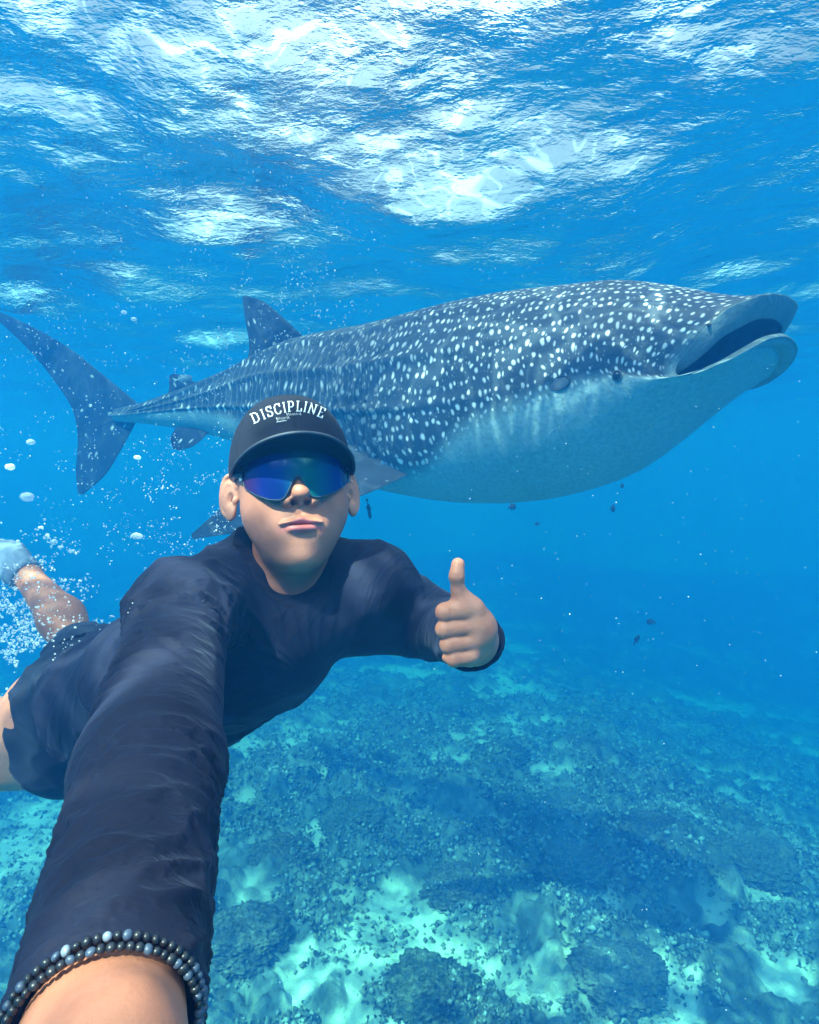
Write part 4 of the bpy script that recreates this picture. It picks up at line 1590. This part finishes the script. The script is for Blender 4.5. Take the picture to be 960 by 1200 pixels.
# embroidered word on the front, drawn letter by letter as raised thread
GLY = {
    'D': [[(0, 0), (.55, 0), (.85, .2), (.85, .8), (.55, 1), (0, 1)], [(.18, 0), (.18, 1)]],
    'I': [[(.5, 0), (.5, 1)], [(.22, 0), (.78, 0)], [(.22, 1), (.78, 1)]],
    'S': [[(.85, .78), (.7, 1), (.25, 1), (.12, .78), (.25, .55), (.7, .46), (.86, .24), (.7, 0), (.25, 0), (.1, .2)], [(.85, .7), (.85, 1)], [(.1, 0), (.1, .3)]],
    'C': [[(.88, .75), (.7, 1), (.3, 1), (.1, .75), (.1, .25), (.3, 0), (.7, 0), (.88, .22)], [(.88, .68), (.88, 1)]],
    'P': [[(.22, 0), (.22, 1)], [(.05, 1), (.65, 1), (.86, .85), (.86, .58), (.65, .43), (.22, .43)], [(.05, 0), (.45, 0)]],
    'L': [[(.25, 0), (.25, 1)], [(.05, 1), (.5, 1)], [(.05, 0), (.85, 0), (.85, .28)]],
    'N': [[(.15, 0), (.15, 1), (.82, 0), (.82, 1)], [(0, 0), (.32, 0)], [(0, 1), (.2, 1)], [(.66, 1), (1, 1)]],
    'E': [[(.2, 0), (.2, 1)], [(.05, 1), (.85, 1), (.85, .78)], [(.2, .52), (.62, .52)], [(.05, 0), (.85, 0), (.85, .24)]],
}


def crown_f(q):
    """below zero inside the crown"""
    v = np.clip((q[..., 1] - CC[1]) / CR[1], -1, 1)
    el = np.arcsin(v)
    x, z = (q[..., 0] - CC[0]) / CR[0], (q[..., 2] - CC[2]) / CR[2]
    ca = z / (np.hypot(x, z) + 1e-9)
    sq = 1 + .05 * np.sin(np.clip(el, 0, math.pi / 2) * 2) * np.clip(ca, 0, 1) ** 2
    return np.hypot(x, z) - np.cos(el) ** .84 * sq


def on_crown(px, py, lift=.0004):
    o, d = ray_head(px, py)
    tt_ = np.linspace(.62, .95, 1500)
    q = o + tt_[:, None] * d
    k = np.argmax(crown_f(q) < 0)
    if k == 0:
        k = 700
    return q[k] - d / np.linalg.norm(d) * lift


word = 'DISCIPLINE'
cxs = [299.5, 308.3, 316.0, 325.5, 333.3, 341.0, 350.8, 358.0, 366.5, 377.0]
cys = [489.5, 485.6, 482.4, 479.4, 477.5, 476.3, 476.2, 477.0, 479.3, 483.6]
ws = [9.2, 4.8, 7.6, 8.0, 4.6, 8.0, 7.4, 4.6, 9.0, 7.6]
lett = []
for i, ch in enumerate(word):
    j0, j1 = max(i - 1, 0), min(i + 1, 9)
    an = math.atan2(cys[j1] - cys[j0], cxs[j1] - cxs[j0])
    hgt_ = 11.5
    for stroke in GLY[ch]:
        pts = []
        for (a, b) in zip(stroke[:-1], stroke[1:]):
            for s_ in np.linspace(0, 1, 5)[:-1]:
                pts.append((a[0] + (b[0] - a[0]) * s_, a[1] + (b[1] - a[1]) * s_))
        pts.append(stroke[-1])
        L = []
        for (gx_, gy_) in pts:
            dx, dy = (gx_ - .5) * ws[i], -(gy_ - .5) * hgt_
            L.append(on_crown(cxs[i] + dx * math.cos(an) - dy * math.sin(an), cys[i] + dx * math.sin(an) + dy * math.cos(an)))
        lett.append(tube_np(L, .00092, 6))
P, Fq = join_np(lett)
link('lettering', mesh_np('lettering', HW(P), Fq), M_THREAD, cap)
# the two short unreadable marks stitched below the word
marks = []
rm = random.Random(5)
for (x0, x1, y0, y1, h_) in ((324, 339, 491.5, 489.0, 2.2), (336, 353, 486.0, 485.0, 1.7)):
    n = 8
    L = []
    for k in range(n * 2):
        f_ = k / (n * 2 - 1)
        L.append(on_crown(x0 + (x1 - x0) * f_ + rm.uniform(-.2, .2), y0 + (y1 - y0) * f_ + (h_ if k % 2 else -h_) * rm.uniform(.5, 1)))
    marks.append(tube_np(L, .00045, 5))
L = [on_crown(x_, 494.6 - (x_ - 324) * .16) for x_ in np.linspace(324, 336, 8)]
marks.append(tube_np(L, .0005, 5))
P, Fq = join_np(marks)
link('stitched_mark', mesh_np('stitched_mark', HW(P), Fq), M_THREAD, cap)

# sunglasses: one mirrored shield
GC, GR = np.array([0, 0, .004]), np.array([.0800, 1.0, .1010])
glasses = bpy.data.objects.new('sunglasses', None)
COL.objects.link(glasses); glasses.parent = person
glasses.location = Vector(HW([[0, .01, .1]])[0]) - person.location
glasses.empty_display_size = .03
low_px = [(284.5, 563), (287, 572), (300, 580), (316, 585.5), (328, 586), (334, 582.5), (338.5, 574), (343, 562), (347, 556.5),
          (351, 556.5), (355, 562), (360, 573), (366, 581.5), (374, 582.5), (388, 578.5), (401, 571), (408, 562), (410.5, 552)]
lows = np.array([hit_ell(x_, y_, GC, GR, True) for (x_, y_) in low_px])
lphi = np.arctan2(lows[:, 0] / GR[0], (lows[:, 2] - GC[2]) / GR[2])
nphi, nvv = 150, 20
ph_ = np.linspace(lphi.min(), lphi.max(), nphi)
ylow = np.interp(ph_, lphi, lows[:, 1])
for _ in range(2):
    ylow[1:-1] = (ylow[:-2] + 2 * ylow[1:-1] + ylow[2:]) / 4
endw = np.clip((1 - np.abs(ph_ / np.abs(ph_).max())) / .10, 0, 1)
ytop = .039 + .002 * np.cos(ph_ * 2) - .010 * (1 - endw) ** 2


def shield(scale):
    rows = []
    for j in range(nvv):
        v = j / (nvv - 1)
        y = ylow * (1 - v) + ytop * v
        bulge = 1 - .03 * ((y - .008) / .03) ** 2 * .5
        rows.append(np.stack([GC[0] + GR[0] * np.sin(ph_) * scale * bulge, y, GC[2] + GR[2] * np.cos(ph_) * scale * bulge], -1))
    return rows


fr_, bk_ = shield(1.0), shield(.982)
rows = fr_ + bk_[::-1] + fr_[:1]
V = np.concatenate(rows)
me = mesh_np('lens', HW(V), grid_faces(len(rows), nphi))
attr(me, 'lens_x', np.clip((np.tile(ph_, len(rows)) - ph_[0]) / (ph_[-1] - ph_[0]), 0, 1))
t = NT('mirrored_shield')
lx_ = t.attr('lens_x').outputs['Fac']
irid = t.ramp(lx_, [(0.0, (0.055, 0.012, 0.05)), (0.07, (0.06, 0.015, 0.10)), (0.19, (0.010, 0.020, 0.17)), (0.33, (0.006, 0.030, 0.15)),
                    (0.43, (0.004, 0.085, 0.12)), (0.52, (0.004, 0.095, 0.09)), (0.62, (0.004, 0.075, 0.14)), (0.76, (0.008, 0.020, 0.18)),
                    (0.90, (0.04, 0.012, 0.10)), (1.0, (0.08, 0.012, 0.04))])
b = t.bsdf(irid, 0.12, Specular_IOR_Level=0.25, Metallic=0.35)
b.inputs['Coat Weight'].default_value = 0.15
b.inputs['Coat Roughness'].default_value = 0.03
link('lens', me, t.m, glasses)
M_FR = plain('frame_rubber', (0.03, 0.045, 0.06), 0.45, (400, 0.0004))
low_line = np.stack([GC[0] + GR[0] * np.sin(ph_), ylow, GC[2] + GR[2] * np.cos(ph_)], -1)
P, Fq = tube_np(low_line * (1, 1, 1) - (0, .0002, .0008), .00085, 6)
link('rim', mesh_np('rim', HW(P), Fq), M_FR, glasses)
nose_i = (ph_ > np.interp(334, [p_[0] for p_ in low_px], lphi)) & (ph_ < np.interp(366, [p_[0] for p_ in low_px], lphi))
P, Fq = tube_np(low_line[nose_i] - (0, .0016, .003), .0020, 8)
link('nose_pad', mesh_np('nose_pad', HW(P), Fq), M_FR, glasses)
top_line = np.stack([GC[0] + GR[0] * np.sin(ph_), ytop, GC[2] + GR[2] * np.cos(ph_)], -1)
P, Fq = tube_np(top_line - (0, 0, .001), .0018, 8)
link('rim', mesh_np('rim', HW(P), Fq), M_FR, glasses)
for s_ in (-1, 1):
    e = low_line[0 if s_ < 0 else -1]
    L = [(e[0], .016, e[2] + .002), (s_ * .0805, .017, e[2] - .010), (s_ * .0825, .018, .010), (s_ * .0825, .020, -.03), (s_ * .082, .010, -.07)]
    P, Fq = tube_np(crom(np.arange(5), np.array(L), np.linspace(0, 4, 30)), .0022, 10)
    P = P.copy(); P[:, 1] = .014 + (P[:, 1] - .014) * 1.9
    link('temple', mesh_np('temple', HW(P), Fq), M_FR, glasses)
    P, Fq = uv_ball(np.array([s_ * (abs(e[0]) + .0015), .013, e[2] - .003]), (np.array([.0035, 0, 0]), np.array([0, .0055, 0]), np.array([0, 0, .0055])), 12, 16)
    link('hinge', mesh_np('hinge', HW(P), Fq), plain('hinge_grey', (0.16, 0.22, 0.28), 0.4, (400, 0.0004)), glasses)

# short dark hair below the cap
na2 = 120
aa = np.linspace(math.radians(68), math.radians(292), na2)
rows = []
for k in range(14):
    v = k / 13
    yb = .050 - v * (.066 + .028 * np.clip(-np.cos(aa), 0, 1))
    yb = yb + (1 - np.clip((np.abs(aa - math.pi)) / 1.9, 0, 1)) * 0
    fr2 = np.clip((math.radians(112) - np.abs(aa - math.pi)) * 6, 0, 1)
    hwid = .0818 + .0 * aa
    k2 = np.sqrt(np.clip(1 - ((yb - .045) / .105) ** 2, .05, 1))
    rows.append(np.stack([np.sin(aa) * (.0800 * k2 + .0030 * (1 - v ** 4)), yb, -.012 + np.cos(aa) * (.0985 * k2 + .0030 * (1 - v ** 4))], -1))
V = np.concatenate(rows)
link('hair', mesh_np('hair', HW(V), grid_faces(14, na2)), cloth('black_hair', (0.006, 0.005, 0.005), (0.015, 0.012, 0.010), 1500.0, 0.6), person)

# shirt collar rib
# bracelet of small beads over the end of the near sleeve
brace = bpy.data.objects.new('bracelet', None)
COL.objects.link(brace); brace.parent = person
bc = WR_R - hd2 * .004
brace.location = Vector(to_world(bc)[0]) - person.location
brace.empty_display_size = .03
bu = unit(np.cross(hd2, (0, 0, 1.0))); bv = np.cross(hd2, bu)
mats = [plain('bead_black', (0.012, 0.013, 0.018), 0.35), plain('bead_slate', (0.05, 0.075, 0.12), 0.4),
        plain('bead_grey', (0.20, 0.24, 0.30), 0.4)]
nbd = 64
base_me = []
for m_ in mats:
    P, Fq = uv_ball(np.zeros(3), (np.array([1.0, 0, 0]), np.array([0, 1.0, 0]), np.array([0, 0, 1.0])), 8, 12)
    mb = mesh_np('bead', P, Fq); mb.materials.append(m_); base_me.append(mb)
rb = random.Random(3)
MB3 = Matrix(M3.T.tolist())
for row in range(2):
    Rb = .0385 - row * .0020
    for k in range(nbd):
        a = 2 * math.pi * (k + .5 * row) / nbd
        p = bc + hd2 * (-.0020 + .0038 * row) + (bu * math.cos(a) + bv * math.sin(a)) * Rb
        o = bpy.data.objects.new('bead', base_me[rb.choices((0, 1, 2), ((6, 4, .7) if row == 0 else (8, 3, .3)))[0]])
        COL.objects.link(o); o.parent = brace
        o.location = Vector(to_world(p)[0]) - Vector(to_world(bc)[0])
        s_ = .00205 * rb.uniform(.88, 1.08)
        o.scale = (s_, s_ * rb.uniform(.8, 1), s_ * rb.uniform(.9, 1.05))
        o.rotation_euler = (rb.uniform(0, 3), rb.uniform(0, 3), rb.uniform(0, 3))

# ------------------------------------------------------------------ coral heads standing on the reef
def coral_mat(name, lo, hi):
    t = NT(name)
    gp = t.new('ShaderNodeTexCoord').outputs['Object']
    n_ = t.noise(gp, 6.0, 5, 0.65)
    f_ = t.noise(gp, 30.0, 4, 0.65)
    t.bsdf(t.mix(t.ramp(f_, [(0.45, 0.0), (0.65, 0.8)]), t.ramp(n_, [(0.3, lo), (0.7, hi)]), (0.34, 0.32, 0.26)), 0.9, t.bump(f_, 0.9, 0.04), Specular_IOR_Level=0.1)
    return t.m


M_CO = [coral_mat('coral_brown', (0.05, 0.052, 0.04), (0.17, 0.15, 0.11)), coral_mat('coral_olive', (0.05, 0.06, 0.05), (0.14, 0.15, 0.11)),
        coral_mat('coral_grey', (0.07, 0.075, 0.075), (0.20, 0.20, 0.17))]
heads = [
    (540, 1032, 34, 'broad dark coral head beside the small bright sand patch in the middle of the reef'),
    (420, 945, 34, 'coral head left of the sand patch, straight below the diver\'s chest'),
    (675, 1015, 36, 'large rounded coral head right of the centre sand patch, before the twin sand strips'),
    (322, 990, 36, 'coral mound rising close beside the diver\'s outstretched forearm'),
    (502, 1146, 42, 'dark coral mound at the lower edge, between the two widest sand patches'),
    (722, 1150, 38, 'coral head at the lower edge wedged between two bright sand strips'),
    (768, 985, 34, 'coral mound on the right half of the reef, above the sand strips'),
    (592, 872, 26, 'small coral mound under the thumbs-up hand, farthest in that row'),
    (885, 1002, 36, 'wide low coral head near the right border of the reef'),
    (285, 1095, 40, 'lumpy coral mound next to the beaded wrist'),
    (856, 940, 28, 'coral mound just below the long sand strip on the far right'),
    (662, 932, 28, 'flat coral mound between the hand and the centre sand patch'),
]
_tri = np.array([mesh_v for mesh_v in ()])
seabed = bpy.data.objects['seabed'].data
_co = np.zeros(len(seabed.vertices) * 3, dtype=np.float32); seabed.vertices.foreach_get('co', _co); _co = _co.reshape(-1, 3)


def ground_z(x, y):
    d2 = (_co[:, 0] - x) ** 2 + (_co[:, 1] - y) ** 2
    i = np.argpartition(d2, 12)[:12]
    return float(_co[i, 2].mean())


for hi_, (px, py, rp, lab) in enumerate(heads):
    q0 = ray_floor(px, py, FLOOR + .2)
    dist = np.linalg.norm(q0 - C0)
    r = rp / FPX * dist * .95
    gz_ = ground_z(q0[0], q0[1])
    nA, nB = 60, 120
    el = np.linspace(-.35, math.pi / 2, nA); az_ = np.linspace(0, 2 * math.pi, nB, endpoint=False)
    E_, A_2 = np.meshgrid(el, az_, indexing='ij')
    D = np.stack([np.cos(E_) * np.cos(A_2), np.cos(E_) * np.sin(A_2), np.sin(E_)], -1).reshape(-1, 3)
    kk = 1 + .55 * (fbm3(D * 1.7 + hi_ * 7.1, 3, 60) - .5)
    g_ = fbm3(D * 7.0 + hi_ * 3.3, 2, 70)
    kk += .22 * np.abs(g_ - .5) * 2 - .05 + .26 * (fbm3(D * 13 + hi_, 2, 80) - .5) + .1 * (fbm3(D * 26 + hi_, 1, 81) - .5)
    P = D * kk[:, None] * (r * 1.1, r * .95, r * .48) + (q0[0], q0[1], gz_ - .03)
    me = mesh_np('coral_head', P, grid_faces(nA, nB, wrap_v=True)[:, ::-1])
    o = link('coral_head', me, M_CO[hi_ % 3], None, (q0[0], q0[1], gz_))
    o['label'] = lab; o['category'] = 'coral'; o['group'] = 'dark coral heads standing out of the reef'

# ------------------------------------------------------------------ small reef fish
M_FI = plain('fish_dark', (0.03, 0.04, 0.06), 0.5, (60, 0.002))
M_FI2 = plain('fish_silver', (0.45, 0.50, 0.52), 0.35, (60, 0.002))


def fish_np(L, hgt, wid):
    u = np.linspace(0, 1, 22)
    prof = np.sin(np.pi * u ** .75) ** .8 * (1 - .35 * u) + .10 * (u > .02)
    prof[0] = .02
    a = np.linspace(0, 2 * math.pi, 14, endpoint=False)
    R_ = np.stack([(L / 2 - u * L * .8)[:, None] + 0 * a, wid / 2 * prof[:, None] * np.cos(a), hgt / 2 * prof[:, None] * np.sin(a)], -1)
    return R_.reshape(-1, 3), grid_faces(22, 14, wrap_v=True)


def blade(pts, th_):
    """thin fin from an outline in x-z, with thickness"""
    n = len(pts)
    P = np.array([(x, s_ * th_ / 2, z) for s_ in (1, -1) for (x, z) in pts])
    F = [(0, i, i + 1, min(i + 2, n - 1)) for i in range(1, n - 1, 2)] if n > 3 else []
    F = [f for f in F if len(set(f)) == 4]
    F += [tuple(n + i for i in f[::-1]) for f in F]
    F += [(i, i + n, (i + 1) % n + n, (i + 1) % n) for i in range(n)]
    return P, np.array(F)


def make_fish(px, py, d, L, hgt, ang, yaw, mat, lab, name='small_fish', grp='small dark fish below the whale shark'):
    cen_ = w(px, py, d)
    o = empty(name, cen_, lab, 'fish', grp)
    Rm = np.array((Matrix.Rotation(math.radians(yaw), 3, 'Z') @ Matrix.Rotation(math.radians(ang), 3, 'Y')))
    for nm, (P, Fq) in (('body', fish_np(L, hgt, hgt * .35)),
                        ('tail_fin', blade([(-L * .27, hgt * .06), (-L * .5, hgt * .42), (-L * .44, 0), (-L * .5, -hgt * .42), (-L * .27, -hgt * .06), (-L * .25, 0)], L * .012)),
                        ('dorsal_fin', blade([(L * .18, hgt * .36), (L * .02, hgt * .70), (-L * .22, hgt * .38), (-L * .2, hgt * .12), (0, hgt * .2), (L * .15, hgt * .2)], L * .012)),
                        ('pelvic_fin', blade([(L * .05, -hgt * .40), (-L * .06, -hgt * .66), (-L * .16, -hgt * .30), (-L * .1, -hgt * .1), (0, -hgt * .1), (L * .05, -hgt * .2)], L * .012))):
        link(nm, mesh_np(nm, P @ Rm.T + cen_, Fq), mat, o)


make_fish(718, 596, 6.0, .095, .070, 10, 40, M_FI, 'dark fish in open water, lowest and largest of those right of the shark\'s belly')
make_fish(600, 594, 5.6, .085, .060, -5, 15, M_FI, 'dark fish touching the lower edge of the shark\'s pale belly')
make_fish(742, 548, 6.2, .070, .050, 30, 65, M_FI, 'dark fish close under the shark\'s throat, topmost of the school')
make_fish(729, 569, 6.6, .060, .045, 60, 20, M_FI, 'faint fish between the throat fish and the lowest fish of the school')
make_fish(630, 614, 7.0, .070, .040, 0, 200, M_FI, 'faint fish hanging below the belly fish, above the coral')
make_fish(746, 750, 4.4, .085, .045, -45, 30, M_FI, 'dark fish diving steeply over the deep reef right of the hand')
make_fish(763, 729, 6.2, .09, .06, 5, 150, M_FI, 'blurry fish just above the steeply diving one')
make_fish(432, 596, 3.6, .13, .022, 80, 10, M_FI, 'slim fish hanging head-up beneath the shark beside the diver\'s ear', 'remora', None)
make_fish(214, 444, 4.5, .14, .05, -12, 20, M_FI2, 'pale silvery fish riding on the shark\'s second back fin', 'remora', None)

# ------------------------------------------------------------------ bubbles
t = NT('bubble_skin')
lw_ = t.new('ShaderNodeLayerWeight', {'Blend': 0.35})
g1 = t.new('ShaderNodeBsdfPrincipled', {'Base Color': (0.92, 0.94, 0.96, 1), 'Roughness': 0.08})
t1_ = t.new('ShaderNodeBsdfTransparent', {'Color': (1, 1, 1, 1)})
ms = t.new('ShaderNodeMixShader', {0: t.math('ADD', t.math('MULTIPLY', lw_.outputs['Facing'], 0.4), 0.35), 1: t1_.outputs[0], 2: g1.outputs[0]})
t.l.new(ms.outputs[0], t.out.inputs['Surface'])
M_BUB = t.m
rb = random.Random(11)
big_b = [(12, 547, 1.5, 5.0, 'lower bubble of the close pair at the left border'), (13, 553, 1.55, 0, ''), (32, 582, 1.4, 7.0, 'largest white bubble at the left, below the shark\'s tail'),
         (36, 518, 1.7, 4.5, 'small bubble between the two lobes of the shark\'s tail and the left border'), (160, 628, 1.3, 6.0, 'bubble left of the diver\'s shoulder, alone in blue water'),
         (161, 536, 1.8, 3.8, 'bubble between the tail fin and the diver\'s cap'), (63, 635, 1.5, 4.0, 'bubble of the trio above the bare calf, leftmost'),
         (71, 641, 1.5, 2.8, 'smallest bubble of the trio above the bare calf, in the middle'), (84, 646, 1.5, 4.0, 'rightmost bubble of the trio above the bare calf'),
         (48, 618, 1.6, 3.0, 'bubble just above the sock, left of the trio'), (145, 366, 2.6, 3.0, 'bubble highest above the shark\'s tail'),
         (157, 374, 2.6, 3.0, 'bubble beside the highest one, slightly lower and to its right')]
for (px, py, d, rp, lab) in big_b:
    if not lab:
        continue
    cen_ = w(px, py, d); r = rp / FPX * d
    nA, nB = 14, 22
    P, Fq = uv_ball(np.zeros(3), (np.array([1.0, 0, 0]), np.array([0, 1.0, 0]), np.array([0, 0, 1.0])), nA, nB)
    k_ = 1 + .45 * (fbm3(P * 1.3 + px, 2, 7) - .5)
    P = P * k_[:, None] * (r * rb.uniform(1.0, 1.25), r * rb.uniform(.7, 1), r * rb.uniform(.55, .8)) + cen_
    o = link('air_bubble', mesh_np('air_bubble', P, Fq), M_BUB, None, cen_)
    o['label'] = lab; o['category'] = 'bubble'; o['group'] = 'larger air bubbles drifting beside the diver'

def cloud_of(name, pts, rad, mat, label_kind='stuff'):
    n = len(pts)
    P = (VS[None] * rad[:, None, None] * rng.uniform(.6, 1.2, (n, 1, 3)) + pts[:, None]).reshape(-1, 3)
    F = (TR[None] + (np.arange(n) * len(VS))[:, None, None]).reshape(-1, 3)
    return link(name, mesh_np(name, P, F), mat, None, None, kind=label_kind)


pts, rad = [], []


def spray(n, fx, fy, d0, d1, r0, r1, cl=0.0):
    """n bubbles about a patch of water; cl = how strongly they gather in threads"""
    k = 0
    while k < n:
        x, y = fx(), fy()
        if cl and fbm(np.array([x / 26.0]), np.array([y / 14.0]), 3, 13)[0] < cl:
            continue
        d = rng.uniform(d0, d1)
        pts.append(w(x, y, d)); rad.append(np.exp(rng.uniform(math.log(r0), math.log(r1))) / FPX * d)
        k += 1


U = lambda a, b: (lambda: rng.uniform(a, b))
G = lambda m, s_: (lambda: rng.normal(m, s_))
spray(1300, U(-30, 290), U(330, 800), 1.0, 4.2, .4, 1.0, .50)
spray(500, G(215, 55), G(590, 45), 1.1, 2.6, .4, 1.1, .45)
spray(1900, G(30, 45), G(745, 42), 1.35, 2.1, .6, 1.9, .47)
spray(260, G(20, 35), G(665, 25), 1.5, 1.8, .6, 1.8, .45)
spray(420, G(260, 90), G(250, 60), 1.8, 3.0, .4, 1.1, .5)
spray(350, G(330, 60), G(370, 40), 3.0, 4.6, .5, 1.3, .5)
spray(650, U(150, 760), U(120, 330), 2.0, 3.4, .35, .9, .5)
spray(260, U(430, 960), U(420, 800), 1.0, 4.0, .35, .9)
spray(120, U(250, 900), U(800, 1190), .8, 3.0, .35, .8)
spray(70, U(150, 238), (lambda: 716 + rng.normal(0, 5)), .695, .72, .5, 1.3)
spray(60, U(60, 140), U(720, 790), 1.02, 1.06, .5, 1.3)
cloud_of('bubble_spray', np.array(pts), np.array(rad), M_BUB)
